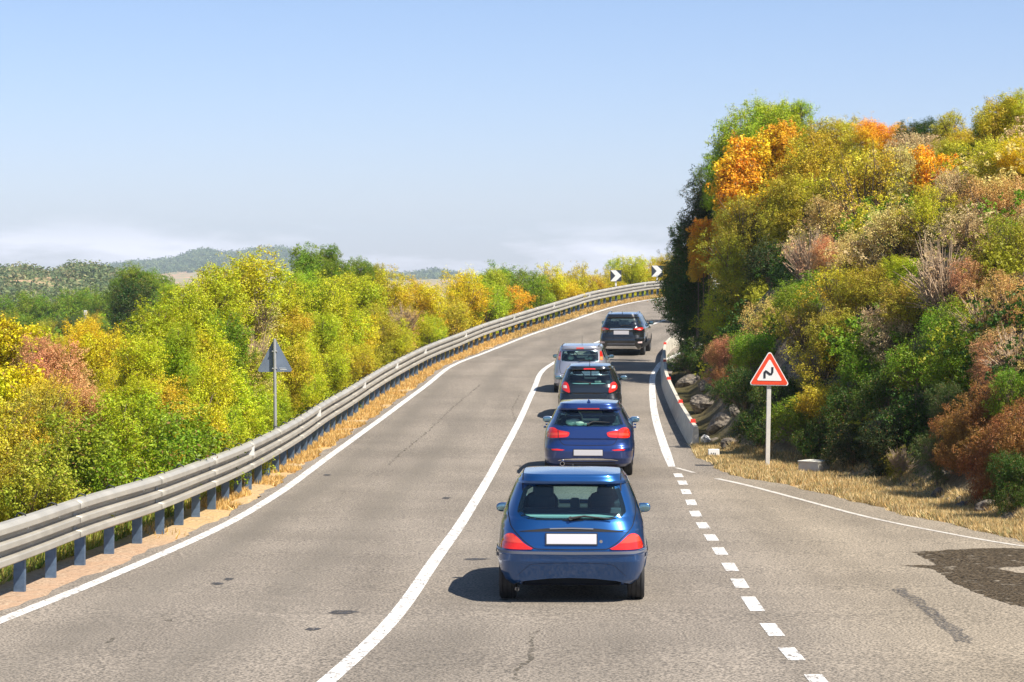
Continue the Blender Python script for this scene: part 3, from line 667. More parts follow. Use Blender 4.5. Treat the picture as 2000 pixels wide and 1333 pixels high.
def leaves(P, Nn, size, rng, asp=.55):
    """rhombic leaf quads at P with normals Nn"""
    n = len(P); r = rng.normal(size=(n, 3)); t = np.cross(Nn, r); t /= np.linalg.norm(t, axis=1)[:, None]+1e-9
    b = np.cross(Nn, t); b /= np.linalg.norm(b, axis=1)[:, None]+1e-9
    L = (size*rng.uniform(.6, 1.35, n))[:, None]
    V = np.stack([P-t*L*.5, P+b*L*asp*.5+Nn*L*.06, P+t*L*.5, P-b*L*asp*.5+Nn*L*.06], 1).reshape(-1, 3)
    return V, np.arange(4*n).reshape(-1, 4)
def crown_pts(seed, nclump=26, nleaf=16000, rc=(.22, .38), airy=0.0, zsq=1.0, sprig=13):
    rng = np.random.default_rng(seed); i = np.arange(nclump)+.5
    ph = np.arccos(1-2*i/nclump*.86); th = np.pi*(1+5**.5)*i+rng.uniform(-.5, .5, nclump)
    d = np.stack([np.cos(th)*np.sin(ph), np.sin(th)*np.sin(ph), np.cos(ph)], -1)
    C = d*rng.uniform(.42, 1.0, nclump)[:, None]; C[:, 2] *= zsq
    rc_ = rng.uniform(*rc, nclump)*rng.choice([.6, .85, 1.1], nclump)
    C = np.vstack([C, rng.normal(0, .3, (7, 3))]); R_ = np.concatenate([rc_, np.full(7, .44)])
    ns = max(60, nleaf//sprig)
    k = rng.choice(len(C), ns, p=R_**2/np.sum(R_**2)); u = rng.normal(size=(ns, 3)); u /= np.linalg.norm(u, axis=1)[:, None]
    rad = rng.uniform(0, 1, ns)**(.30 if not airy else .55)
    sh = np.sin(u[:, 0]*9+k)*np.sin(u[:, 1]*8+k*2)*np.sin(u[:, 2]*9+k*3)
    SP = C[k]+u*(R_[k]*rad*(1+.35*sh+.20*rng.exponential(1, ns)*(rng.random(ns) < .28)))[:, None]
    SP += np.sin(SP[:, [1, 2, 0]]*7+seed)*.035
    j = rng.integers(0, ns, nleaf); sr = .030+.030*rng.random(ns)
    off = rng.normal(size=(nleaf, 3))*sr[j][:, None]; P = SP[j]+off
    Nn = u[j]*.55+off/sr[j][:, None]*.35+rng.normal(0, .5+airy*.3, (nleaf, 3))+np.array([0, 0, .3]); Nn /= np.linalg.norm(Nn, axis=1)[:, None]
    ok = P[:, 2] > -.85
    return P[ok], Nn[ok], C, rng
def crown_mesh(name, seed, leaf, **k):
    P, Nn, C, rng = crown_pts(seed, **k); V, Q = leaves(P, Nn, leaf, rng); me = np_mesh(name, V, Q); me.materials.append(LEAF); return me, C
def limb_mesh(name, C, seed, m_, twigs=14, r0=.045):
    rnd = random.Random(seed); mb = MB()
    for c in list(C[:26:2])+[C[-1]]:
        c = Vector(c); a = Vector((rnd.uniform(-.07, .07), rnd.uniform(-.07, .07), -1)); e_ = c*.9
        m1 = a.lerp(e_, .4)+Vector((rnd.uniform(-.07, .07), rnd.uniform(-.07, .07), .10)); m2 = a.lerp(e_, .72)+Vector((rnd.uniform(-.06, .06), rnd.uniform(-.06, .06), .06))
        mb.tube([a, m1, m2, e_], [r0, r0*.7, r0*.42, r0*.15], 5, caps=False)
        for _ in range(2):
            s = m2.lerp(e_, rnd.random()*.6); d = Vector((rnd.gauss(0, 1), rnd.gauss(0, 1), rnd.gauss(.4, .8))).normalized()*rnd.uniform(.15, .3); mb.tube([s, s+d], [r0*.25, r0*.08], 3, caps=False)
    return mb
PROTO = {}
def proto(kind, n):
    specs = {'round': dict(leaf=.056, nleaf=16000, nclump=30), 'fine': dict(leaf=.044, nleaf=22000, nclump=36, rc=(.18, .34)),
             'airy': dict(leaf=.044, nleaf=13000, nclump=26, rc=(.22, .42), airy=1.0), 'big': dict(leaf=.085, nleaf=8500, nclump=24, rc=(.22, .36)),
             'sparse': dict(leaf=.05, nleaf=2600, nclump=22, rc=(.2, .45), airy=1.0)}
    if (kind, n) in PROTO: return PROTO[kind, n]
    sp = dict(specs[kind]); leaf = sp.pop('leaf'); me, C = crown_mesh('crown', hash((len(kind)*7, n)) % 1000+n*13+len(kind), leaf, **sp)
    mb = limb_mesh('trunk', C, n+5, bark, r0=.04 if kind != 'sparse' else .03)
    if kind in ('sparse', 'airy'):
        rnd = random.Random(n)
        for _ in range(300 if kind == 'sparse' else 50):
            c = C[rnd.randrange(len(C))]; e_ = Vector(c)*rnd.uniform(.9, 1.35)+Vector((rnd.gauss(0, .12), rnd.gauss(0, .12), rnd.gauss(.05, .12)))
            a = Vector((rnd.gauss(0, .1), rnd.gauss(0, .1), -1)); s = a.lerp(e_, rnd.uniform(.25, .55))+Vector((rnd.gauss(0, .05), rnd.gauss(0, .05), .05))
            mb.tube([s, s.lerp(e_, .55)+Vector((rnd.gauss(0, .03), rnd.gauss(0, .03), .03)), e_], [.021, .013, .004], 3, caps=False)
    t = obj('trunk', mb.v, mb.f, bark if kind != 'sparse' else dryb, smooth=True); tm = t.data; bpy.data.objects.remove(t)
    PROTO[kind, n] = (me, tm); return PROTO[kind, n]
_st = MB(); _st.lathe([(0, 1.2), (.5, .95), (1, .85)], (0, 0, 0), 'Z', 7); _so = _st.build('stem', bark, smooth=True); STEM = _so.data; bpy.data.objects.remove(_so)
VR = random.Random(11)
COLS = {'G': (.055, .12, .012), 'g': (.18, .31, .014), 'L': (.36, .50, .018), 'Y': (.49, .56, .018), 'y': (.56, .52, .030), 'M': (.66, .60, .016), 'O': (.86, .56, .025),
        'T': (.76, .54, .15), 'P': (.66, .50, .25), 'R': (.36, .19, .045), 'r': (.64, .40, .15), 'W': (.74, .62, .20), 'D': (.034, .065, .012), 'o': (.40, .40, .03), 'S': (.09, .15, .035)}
def bush(px, py, rp, D, col, kind, label, cat='bush', group=None, sq=None, name='bush', root=None):
    x = (px-1000)/F*D; z = CZ+(HY-py)/F*D; r = rp/F*D*(1.2 if px > 1300 else 1.12); sq = sq or VR.uniform(.85, 1.0)
    gz = ground_z(x, D) if root is None else root
    r *= 1.08
    z = max(z, gz+r*.45); h = max(z-gz, r*.5)+.15; top = h+r*sq; hh = r*sq; h = top-hh
    e_ = empty(name, (x, D, gz-.15)); e_['label'] = label; e_['category'] = cat
    if group: e_['group'] = group
    n = VR.randrange(4 if kind in ('round', 'fine', 'airy') else 3); cm, tm = proto(kind, n)
    c = bpy.data.objects.new('crown', cm); COL.objects.link(c); c.parent = e_; c.location = (0, 0, h); a = VR.uniform(0, 6.28)
    c.rotation_euler = (VR.uniform(-.15, .15), VR.uniform(-.15, .15), a); c.scale = (r*VR.uniform(.88, 1.2), r*VR.uniform(.88, 1.2), hh)
    cc = COLS[col]; f = VR.uniform(.88, 1.12); c.color = (cc[0]*f*VR.uniform(.93, 1.07), cc[1]*f, cc[2]*f, 1)
    t = bpy.data.objects.new('branches' if h-hh > .05 else 'trunk', tm); COL.objects.link(t); t.parent = e_; t.location = (0, 0, h); t.rotation_euler = (0, 0, a)
    t.scale = (r, r, hh)
    k_ = 1; hb_ = h
    while hb_-r > .45*r and k_ < 4:      # foliage of tall ones reaches down in further tiers
        hb_ -= r*VR.uniform(.75, .95); c2 = bpy.data.objects.new('crown', proto(kind, VR.randrange(3))[0]); COL.objects.link(c2); c2.parent = e_; s2 = r*VR.uniform(.88, 1.05)
        c2.location = (VR.uniform(-.3, .3)*r, VR.uniform(-.3, .3)*r, hb_); c2.rotation_euler = (VR.uniform(-.2, .2), VR.uniform(-.2, .2), VR.uniform(0, 6.28)); c2.scale = (s2, s2, s2); c2.color = c.color; k_ += 1
    if h-hh > .05:
        s_ = bpy.data.objects.new('trunk', STEM); COL.objects.link(s_); s_.parent = e_; s_.location = (0, 0, -.1); s_.scale = (r*.05, r*.05, h-hh+.12)
    return e_
# ---- right hillside: (px, py, radius px, colour, crown kind, label[, distance])
RB = [
 (1352, 640, 46, 'G', 'round', 'dark green ivy-like bush hanging over the far end of the concrete barrier', 92), (1342, 555, 40, 'G', 'round', 'dark evergreen at the left edge of the hillside, beside the far guardrail', 94),
 (1362, 470, 42, 'G', 'round', 'dark evergreen crown at the left edge of the hillside, below the tallest bright crown', 93), (1385, 372, 36, 'D', 'round', 'very dark crown left of the larger orange crown, against the sky', 92), (1352, 700, 36, 'G', 'round', 'dark bush just behind the middle of the concrete barrier', 80),
 (1330, 500, 22, 'G', 'airy', 'small dark loose bush jutting furthest left from the hillside, against the sky', 96), (1350, 595, 26, 'o', 'airy', 'small yellowish tuft in the dark evergreen edge of the hillside', 90),
 (1450, 268, 52, 'L', 'fine', 'bright green crown at the top left of the hillside, left of the two orange crowns', 88), (1545, 245, 44, 'L', 'fine', 'bright yellow-green crown with the tall spike against the sky', 88), (1497, 236, 42, 'L', 'fine', 'bright green crown between two others on the upper left skyline', 90),
 (1560, 214, 18, 'L', 'airy', 'small pointed bright green top poking highest on the left skyline', 88), (1415, 305, 32, 'L', 'fine', 'small bright green crown left of the larger orange crown', 88),
 (1462, 318, 52, 'O', 'big', 'large orange crown near the top left of the hillside', 84), (1527, 268, 32, 'O', 'big', 'smaller orange crown up and right of the large orange one', 84), (1428, 352, 26, 'O', 'big', 'small orange crown at the lower left of the large orange one', 84),
 (1590, 320, 58, 'y', 'fine', 'olive-gold crown right of the large orange crown', 82), (1640, 272, 42, 'y', 'fine', 'olive crown on the skyline right of the spiky bright green crown', 84), (1560, 392, 50, 'y', 'fine', 'olive crown below and right of the large orange crown', 80), (1600, 262, 24, 'o', 'fine', 'small dull green crown in the skyline dip beside the bright green spike', 84),
 (1702, 262, 34, 'O', 'fine', 'orange crown on the skyline in the middle of the hillside', 80), (1748, 278, 34, 'O', 'fine', 'golden orange crown just right of the orange skyline crown', 80), (1680, 300, 40, 'y', 'fine', 'olive crown right below the orange skyline crown', 80),
 (1690, 395, 78, 'y', 'airy', 'broad olive-gold shrub at the centre of the upper hillside', 72), (1625, 445, 55, 'W', 'airy', 'pale straw-coloured shrub left of the broad olive one', 72), (1745, 350, 50, 'W', 'airy', 'straw-yellow shrub up and left of the golden orange crown', 74),
 (1792, 300, 44, 'P', 'airy', 'pinkish brown shrub above the golden orange crown', 74), (1822, 340, 42, 'O', 'big', 'golden orange crown alone in the upper right half of the hillside', 70), (1775, 262, 22, 'G', 'fine', 'small dark green crown on the right skyline', 78), (1812, 258, 26, 'G', 'fine', 'dark green crown on the skyline left of the thin leaning one', 78),
 (1852, 246, 28, 'y', 'airy', 'thin leaning yellowish crown on the right skyline', 76), (1895, 285, 42, 'y', 'fine', 'olive-gold crown below the right skyline dip', 74), (1960, 240, 48, 'y', 'fine', 'tall gold-green crown near the top right corner of the hillside', 66), (1990, 212, 34, 'Y', 'fine', 'yellow-green crown at the right frame edge, highest of all', 66), (1928, 252, 26, 'G', 'fine', 'dark green crown left of the highest gold-green crown', 68),
 (1860, 300, 34, 'y', 'fine', 'olive crown right above the golden orange crown', 72), (1945, 325, 50, 'y', 'fine', 'olive-gold crown at the right, below the tall skyline crown', 64), (1995, 310, 44, 'M', 'fine', 'yellow crown at the right frame edge, below the highest crown', 62), (1912, 300, 24, 'g', 'fine', 'green crown between olive ones in the upper right', 68),
 (1868, 370, 38, 'P', 'airy', 'pinkish brown shrub right of the golden orange crown', 68),
 (1515, 440, 44, 'D', 'fine', 'very dark green crown in the shady hollow right of the orange crowns', 82), (1508, 515, 42, 'D', 'fine', 'very dark green shrub lower in the shady hollow', 82), (1455, 420, 42, 'o', 'airy', 'dull olive shrub under the large orange crown', 82), (1435, 490, 48, 'o', 'airy', 'dull olive shrub left of the shady hollow', 82),  # first two: shadow of the hollow put into the leaf colour
 (1374, 445, 20, 'O', 'big', 'small orange crown in the dark left edge, upper of two', 90), (1364, 480, 17, 'O', 'big', 'small orange crown in the dark left edge, lower of two', 90),
 (1582, 505, 46, 'P', 'sparse', 'pinkish half-bare shrub left of centre on the hillside', 70), (1612, 488, 24, 'r', 'fine', 'small salmon-red shrub at the centre left of the hillside', 68), (1665, 510, 50, 'W', 'airy', 'straw-coloured shrub right of the small salmon-red one', 68),
 (1750, 470, 60, 'W', 'airy', 'broad straw and green shrub at the middle of the hillside', 66), (1815, 430, 50, 'y', 'airy', 'olive-gold shrub below the golden orange crown', 66), (1925, 400, 52, 'T', 'airy', 'apricot-coloured shrub at the upper right of the hillside', 62), (1885, 460, 50, 'P', 'airy', 'apricot pink shrub left below the upper apricot one', 60), (1975, 400, 46, 'T', 'airy', 'tan orange shrub at the right frame edge', 60),
 (1970, 490, 55, 'o', 'airy', 'brownish olive shrub at the right frame edge, halfway up', 58), (1840, 540, 60, 'P', 'sparse', 'large pink-grey half-bare shrub right of centre', 60), (1895, 550, 38, 'r', 'airy', 'salmon shrub just right of the pink-grey bare one', 58), (1930, 520, 34, 'o', 'airy', 'dull olive shrub at the right, halfway up', 58),
 (1765, 525, 30, 'L', 'fine', 'small bright green shrub left of the pink-grey bare one', 64), (1700, 570, 52, 'o', 'fine', 'dull green shrub below the straw-coloured ones', 64), (1775, 600, 52, 'o', 'fine', 'olive green shrub above the dark green thicket', 60), (1640, 570, 48, 'y', 'airy', 'olive shrub below the small salmon-red one', 66),
 (1450, 570, 50, 'y', 'airy', 'olive-gold shrub below the shady hollow, near the left edge', 78), (1415, 620, 40, 'Y', 'fine', 'yellow-green shrub beside the dark left edge, above the rusty one', 76), (1500, 630, 46, 'T', 'airy', 'pale tan leafy shrub up and left of the warning sign', 70), (1418, 690, 34, 'r', 'fine', 'rusty pink shrub behind the near half of the concrete barrier', 68), (1425, 740, 26, 'R', 'airy', 'rust-brown shrub hanging over the rocks by the barrier', 66), (1555, 590, 40, 'g', 'fine', 'mid green shrub under the pinkish half-bare one', 70),
 (1570, 640, 46, 'o', 'airy', 'olive brown shrub up and right of the warning sign', 66), (1640, 650, 52, 'o', 'fine', 'brownish green shrub at the centre, above the sign height', 62), (1600, 715, 50, 'y', 'airy', 'golden brown shrub right of the warning sign', 60), (1685, 720, 46, 'g', 'fine', 'green shrub right of the golden brown one beside the sign', 58), (1730, 660, 46, 'P', 'airy', 'tan shrub above the dark green thicket', 60),
 (1470, 690, 44, 'g', 'fine', 'green shrub just left of the warning sign panel', 64), (1455, 760, 46, 'G', 'fine', 'dark green shrub left of the warning sign post', 60), (1515, 770, 44, 'G', 'fine', 'dark green shrub right behind the warning sign post', 58), (1560, 820, 46, 'g', 'fine', 'green and orange flecked shrub low behind the sign post', 56), (1480, 835, 42, 'G', 'fine', 'dark green shrub at the foot of the slope left of the sign post', 57),
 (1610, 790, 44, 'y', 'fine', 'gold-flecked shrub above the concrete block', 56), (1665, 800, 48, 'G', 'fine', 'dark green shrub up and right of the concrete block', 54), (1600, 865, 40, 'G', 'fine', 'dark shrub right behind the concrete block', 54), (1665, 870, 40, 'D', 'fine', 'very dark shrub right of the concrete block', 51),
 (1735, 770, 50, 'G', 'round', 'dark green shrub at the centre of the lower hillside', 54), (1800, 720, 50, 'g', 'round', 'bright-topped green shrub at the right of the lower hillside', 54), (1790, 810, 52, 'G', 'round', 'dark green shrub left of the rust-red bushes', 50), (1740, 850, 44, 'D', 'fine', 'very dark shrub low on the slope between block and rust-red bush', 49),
 (1860, 640, 50, 'g', 'fine', 'green shrub below the salmon one at the right', 56), (1870, 710, 46, 'g', 'round', 'green shrub above the rust-red bushes', 52), (1925, 620, 44, 'y', 'sparse', 'pale twiggy shrub at the upper right of the rust-red bushes', 54), (1970, 590, 50, 'T', 'airy', 'tan twiggy shrub at the right frame edge', 52), (1945, 690, 40, 'r', 'airy', 'salmon brown shrub right of the green ones near the frame edge', 50), (1850, 790, 38, 'S', 'fine', 'blue-green shrub up and left of the rust-red bushes', 49), (1980, 690, 44, 'W', 'sparse', 'straw-coloured twiggy shrub at the right frame edge above the rust-red bushes', 49),
 (1875, 840, 42, 'R', 'fine', 'rust-red bush at the lower right, leftmost of four', 46), (1930, 800, 52, 'R', 'fine', 'rust-red bush at the lower right, uppermost of four', 46), (1935, 885, 50, 'R', 'fine', 'rust-red bush at the lower right, lowest of four', 44), (1990, 840, 50, 'R', 'fine', 'rust-red bush at the right frame edge', 43), (1985, 920, 40, 'G', 'fine', 'dark green bush at the lower right frame edge', 42), (1975, 760, 36, 'g', 'airy', 'yellow-green leafy twigs above the rust-red bushes at the right edge', 45),
 (1830, 880, 34, 'S', 'airy', 'grey-green wispy shrub at the foot of the bank left of the rust-red bush', 46), (1760, 900, 24, 'o', 'sparse', 'low dry twiggy shrub at the foot of the bank', 47),
]
for b_ in RB:
    px, py, rp, col, kind, lab, D0 = b_
    D = canopy_hit(px, py, .8) or D0
    D = max(D+rp/F*D*.25, 36)
    if py < 330: D = min(D, D0) if D < 125 else D0
    x = (px-1000)/F*D
    # stay off the road and the verge
    while hill_dist(np.array([x]), np.array([D]))[0] < .35*rp/F*D*1.1 and D < 118 and py > 700: D += .4; x = (px-1000)/F*D
    bush(px, py, rp, D, col, kind, lab, cat='bush' if 'crown' not in lab else 'tree', name='bush' if 'crown' not in lab else 'tree')
# ---- left thicket beyond the guardrail
LB = [
 (250, 905, 105, 'g', 'round', 'large fresh green bush behind the left guardrail, middle lobe', 0), (140, 915, 95, 'g', 'round', 'fresh green bush behind the left guardrail, left of the largest one', 1), (355, 880, 85, 'g', 'round', 'fresh green bush right of the largest one, touching the guardrail', 0), (230, 850, 70, 'L', 'round', 'light green top behind the large fresh green bush', 2),
 (60, 960, 85, 'o', 'round', 'olive bush at the lower left, touching the guardrail', 0), (20, 880, 80, 'y', 'round', 'golden olive bush at the left frame edge', 2), (15, 975, 60, 'y', 'airy', 'yellowish bush in the lower left corner above the guardrail', 0), (60, 840, 60, 'o', 'airy', 'olive brown bush left of the fresh green ones', 3),
 (112, 735, 60, 'r', 'fine', 'reddish brown bush at the left, largest of three', 6), (78, 700, 42, 'r', 'fine', 'reddish brown bush at the left, upper left of three', 6), (150, 785, 42, 'r', 'fine', 'reddish brown bush at the left, lower right of three', 5), (85, 790, 55, 'y', 'airy', 'yellow-brown bush below the reddish brown ones', 4),
 (20, 680, 60, 'M', 'big', 'yellow bush with dark gaps at the left frame edge, upper one', 7), (28, 770, 62, 'M', 'big', 'yellow bush with dark gaps at the left frame edge, lower one', 5), (75, 665, 30, 'Y', 'big', 'yellow-green bush top left of the reddish brown ones', 9),
 (210, 700, 60, 'M', 'fine', 'golden yellow bush behind and right of the reddish ones', 16), (165, 670, 45, 'M', 'fine', 'golden yellow bush above the reddish ones', 18), (225, 765, 50, 'M', 'airy', 'golden yellow bush just left of the big yellow-green tree', 10), (190, 800, 45, 'y', 'fine', 'olive-gold bush above the fresh green one', 6),
 (482, 560, 62, 'Y', 'round', 'topmost yellow-green crown of the tall tree left of the sign', 5), (420, 575, 50, 'Y', 'round', 'yellow-green crown left of the topmost one', 5), (365, 615, 52, 'Y', 'round', 'yellow-green crown on the left shoulder of the tall tree', 5), (305, 640, 46, 'Y', 'round', 'yellow-green crown at the far left shoulder of the tall tree', 5), (545, 600, 42, 'Y', 'round', 'yellow-green crown up and left of the sign back', 6),
 (275, 705, 46, 'Y', 'round', 'yellow-green bush at the left flank of the tall tree', 4), (335, 710, 55, 'Y', 'round', 'yellow-green bush in the middle of the tall tree', 3), (440, 650, 40, 'g', 'round', 'greener crown left of the bare branches', 3), (400, 680, 48, 'Y', 'round', 'yellow-green crown in the middle, left of the bare branches', 3), (390, 760, 55, 'Y', 'round', 'yellow-green bush left below the sign back', 1), (320, 790, 50, 'y', 'round', 'olive-gold bush above the right fresh green bush', 2),
 (450, 780, 50, 'Y', 'round', 'yellow-green bush left of the sign pole', 0), (265, 780, 40, 'Y', 'round', 'yellow-green bush at the left foot of the tall tree', 3), (440, 840, 40, 'L', 'round', 'light green bush between guardrail and sign pole', 0), (500, 800, 38, 'L', 'fine', 'light green bush right at the sign pole', 0), (350, 665, 30, 'L', 'round', 'small light green crown in the tall tree', 2), (495, 720, 34, 'Y', 'airy', 'sparse yellow-green bush left of the sign back', 1),
 (498, 612, 44, 'W', 'sparse', 'half-bare tan shrub with upright stems left of the sign, upper one', 2), (492, 690, 40, 'W', 'sparse', 'half-bare tan shrub with upright stems left of the sign, lower one', 1),
 (575, 690, 46, 'Y', 'fine', 'yellow-green bush right of the sign back', 1), (600, 770, 42, 'Y', 'fine', 'yellow-green bush right of the sign pole, touching the guardrail', 0), (560, 640, 40, 'y', 'fine', 'olive-yellow bush above the sign back', 4), (540, 790, 34, 'L', 'fine', 'light green bush between sign pole and guardrail', 0), (625, 650, 46, 'Y', 'fine', 'bright yellow-green crown right of the sign', 3),
 (640, 590, 52, 'Y', 'fine', 'bright yellow-green crown, left shoulder of the rounded yellow tree', 8), (700, 575, 50, 'Y', 'fine', 'bright yellow crown at the top of the rounded yellow tree', 8), (760, 575, 46, 'M', 'fine', 'mustard yellow crown at the top right of the rounded yellow tree', 8), (818, 590, 46, 'M', 'fine', 'mustard yellow crown at the right end of the rounded yellow tree', 6), (690, 655, 52, 'M', 'fine', 'mustard yellow bush in the middle of the rounded yellow tree', 3), (645, 720, 44, 'Y', 'fine', 'yellow-green bush low behind the guardrail, right of the sign', 0), (730, 640, 44, 'y', 'fine', 'olive-gold bush in the middle of the rounded yellow tree', 3), (700, 710, 36, 'y', 'fine', 'olive-gold bush low behind the guardrail', 0),
 (790, 620, 28, 'T', 'sparse', 'brown bare streak of branches in the rounded yellow tree', 3), (770, 660, 34, 'Y', 'fine', 'yellow-green bush right of the brown bare branches', 0), (835, 645, 34, 'Y', 'fine', 'yellow-green bush low behind the rail, before the orange tinged ones', 0),
 (905, 580, 42, 'M', 'fine', 'orange-tinged yellow bush behind the middle of the guardrail', 3), (885, 630, 34, 'y', 'fine', 'olive-gold bush low behind the middle of the guardrail', 0), (945, 600, 40, 'L', 'fine', 'light green bush behind the middle of the guardrail', 0), (985, 565, 40, 'g', 'fine', 'mid green bush with the highest top behind the middle of the rail', 2), (1030, 575, 36, 'g', 'fine', 'mid green bush left of the mustard ones', 1), (960, 560, 30, 'L', 'fine', 'light green top beside the mid green bush', 4),
 (1000, 600, 26, 'O', 'airy', 'small orange-brown bush among green ones behind the rail', 0), (1078, 558, 30, 'M', 'fine', 'mustard bush left of the golden brown one', 2), (1100, 580, 26, 'M', 'fine', 'golden brown bush left of the chevron signs', 0), (1130, 560, 28, 'M', 'fine', 'golden yellow bush left of the nearer chevron sign', 1), (1055, 600, 22, 'L', 'fine', 'small light green bush low behind the rail', 0),
 (1165, 562, 20, 'y', 'airy', 'small olive bush next to the left chevron sign', 1), (1190, 555, 20, 'y', 'fine', 'small olive-gold bush right behind the left chevron sign', 4), (1228, 535, 26, 'Y', 'fine', 'yellow bush between the two chevron signs', 5), (1258, 538, 22, 'M', 'fine', 'mustard bush left of the right chevron sign', 4), (1296, 535, 24, 'y', 'airy', 'tan-olive bush right of the right chevron sign', 5), (1325, 540, 24, 'M', 'airy', 'mustard bush at the end of the visible guardrail', 6),
 (604, 512, 30, 'g', 'round', 'dark green tree crown rising behind the yellow-green tree', 50), (640, 500, 18, 'g', 'round', 'small dark green crown on a stem, highest right of the tall tree', 50), (580, 560, 36, 'L', 'fine', 'light green crown below the dark green background tree', 30), (655, 535, 30, 'g', 'fine', 'green background crown left of the rounded yellow tree', 40), (700, 530, 26, 'g', 'fine', 'green background crown behind the rounded yellow tree', 42), (730, 535, 20, 'o', 'fine', 'dull green background crown, rightmost behind the rounded yellow tree', 44),
]
for px, py, rp, col, kind, lab, ex in LB:
    if px > 880: rp *= 1.2; py -= 5
    D = 34.0
    while True:
        x = (px-1000)/F*D; r = rp/F*D*1.1
        if x+r*.85 < float(fx(RAIL, D))-.25 or D > 162: break
        D += .5
    D += ex+(3.0 if 465 < px < 600 and py > 580 and ex < 4 else 0)
    tr = 'crown' in lab or 'tree' in lab
    bush(px, py, rp, D, col, kind, lab, cat='tree' if tr else 'bush', name='tree' if tr else 'bush')
# ---- green trees in the hollow further off
MT = [(255, 590, 36, 'G', 160, 'dark green round tree with the darkest crown in the hollow'), (265, 545, 26, 'g', 190, 'dark green tree standing highest above the hollow'), (290, 552, 22, 'g', 190, 'green tree right of the highest one above the hollow'), (315, 560, 20, 'g', 200, 'small green tree third from the highest above the hollow'), (335, 572, 22, 'L', 185, 'light green tree next to the tall yellow-green tree'), (235, 560, 18, 'g', 195, 'green tree left of the highest one above the hollow'),
      (30, 610, 32, 'g', 240, 'green tree at the left frame edge in the hollow'), (65, 600, 28, 'g', 250, 'green tree second from the left edge in the hollow'), (100, 612, 28, 'g', 240, 'green tree third from the left edge in the hollow'), (140, 595, 28, 'g', 250, 'green tree fourth from the left edge in the hollow'), (175, 595, 26, 'g', 255, 'green tree left of the dark round tree, further off'), (205, 600, 26, 'g', 245, 'green tree just left of the dark round tree'),
      (15, 640, 28, 'o', 200, 'olive green tree low at the left frame edge in the hollow'), (55, 645, 30, 'g', 200, 'lower green tree near the left edge of the hollow'), (95, 650, 30, 'o', 190, 'lower olive tree in the middle of the hollow'), (140, 642, 28, 'S', 190, 'lower blue-green tree in the middle of the hollow'), (185, 640, 28, 'y', 185, 'lower golden-olive tree left of the dark round tree'), (215, 650, 24, 'g', 180, 'lower green tree under the dark round tree'), (240, 645, 20, 'R', 175, 'low rust-tinged bush under the dark round tree'), (120, 680, 26, 'y', 165, 'golden-olive bush above the reddish bushes in the hollow'), (200, 670, 22, 'y', 165, 'golden-olive bush low in the hollow')]
for px, py, rp, col, D, lab in MT: bush(px, py, rp, D, col, 'round' if col in 'gG' else 'fine', lab, cat='tree', name='tree')
# small pale pole far off
D = 215; x = (167-1000)/F*D; gz = ground_z(x, D)
mb = MB(); mb.tube([(0, 0, 0), (0, 0, CZ+(HY-608)/F*D-gz)], [.12, .10], 8); mb.box((0, 0, CZ+(HY-609)/F*D-gz-.1), (.26, .26, .4), bev=.03)
o = mb.build('post', MATS['pale_post']); o.location = (x, D, gz); tag(o, 'tiny pale post standing among the green trees in the hollow', 'post')

# ---- masses nobody could count
def mass(name, items, label, cat, per=900, leaf=.16, seed=1, cols=None, lsz=None, m_=None):
    """items: (x,y,z,r,colour index)"""
    rng = np.random.default_rng(seed); base = [crown_pts(100+s, nclump=14, nleaf=per, rc=(.3, .5))[:2] for s in range(5)]
    Vs = []; Cs = []; 
    for i, (x, y, z, r, c) in enumerate(items):
        P, Nn = base[i % 5]; a = rng.uniform(0, 6.28); ca_, sa = math.cos(a), math.sin(a)
        Rm = np.array([[ca_, -sa, 0], [sa, ca_, 0], [0, 0, 1]]); V, _ = leaves(P@Rm.T*np.array([1, 1, .8]), Nn@Rm.T, leaf, rng)
        Vs.append(V*r+np.array([x, y, z])); f = rng.uniform(.85, 1.15)*(.75+.5*rng.random(len(P)))
        Cs.append(np.repeat(np.array(COLS[c])[None, :]*f[:, None], 4, axis=0))
    V = np.concatenate(Vs); C = np.concatenate(Cs); me = np_mesh(name, V, np.arange(len(V)).reshape(-1, 4))
    ca = me.color_attributes.new('tint', 'FLOAT_COLOR', 'POINT'); ca.data.foreach_set('color', np.concatenate([C, np.ones((len(C), 1))], 1).astype(np.float32).ravel())
    o = link_mesh(name, me, m_); tag(o, label, cat, kind='stuff'); return o
mm_ = bpy.data.materials.new('mixed_leaves'); mm_.use_nodes = True; nt = mm_.node_tree; nt.nodes.clear()
vc = N(nt, 'ShaderNodeVertexColor'); vc.layer_name = 'tint'; d = N(nt, 'ShaderNodeBsdfPrincipled'); d.inputs['Roughness'].default_value = .55; d.inputs['Specular IOR Level'].default_value = .25
t = N(nt, 'ShaderNodeBsdfTranslucent'); ms = N(nt, 'ShaderNodeMixShader'); ms.inputs[0].default_value = .3; o = N(nt, 'ShaderNodeOutputMaterial')
nt.links.new(vc.outputs[0], d.inputs['Base Color']); nt.links.new(vc.outputs[0], t.inputs[0]); nt.links.new(d.outputs[0], ms.inputs[1]); nt.links.new(t.outputs[0], ms.inputs[2]); nt.links.new(ms.outputs[0], o.inputs[0])
it = []
q_ = random.Random(5)
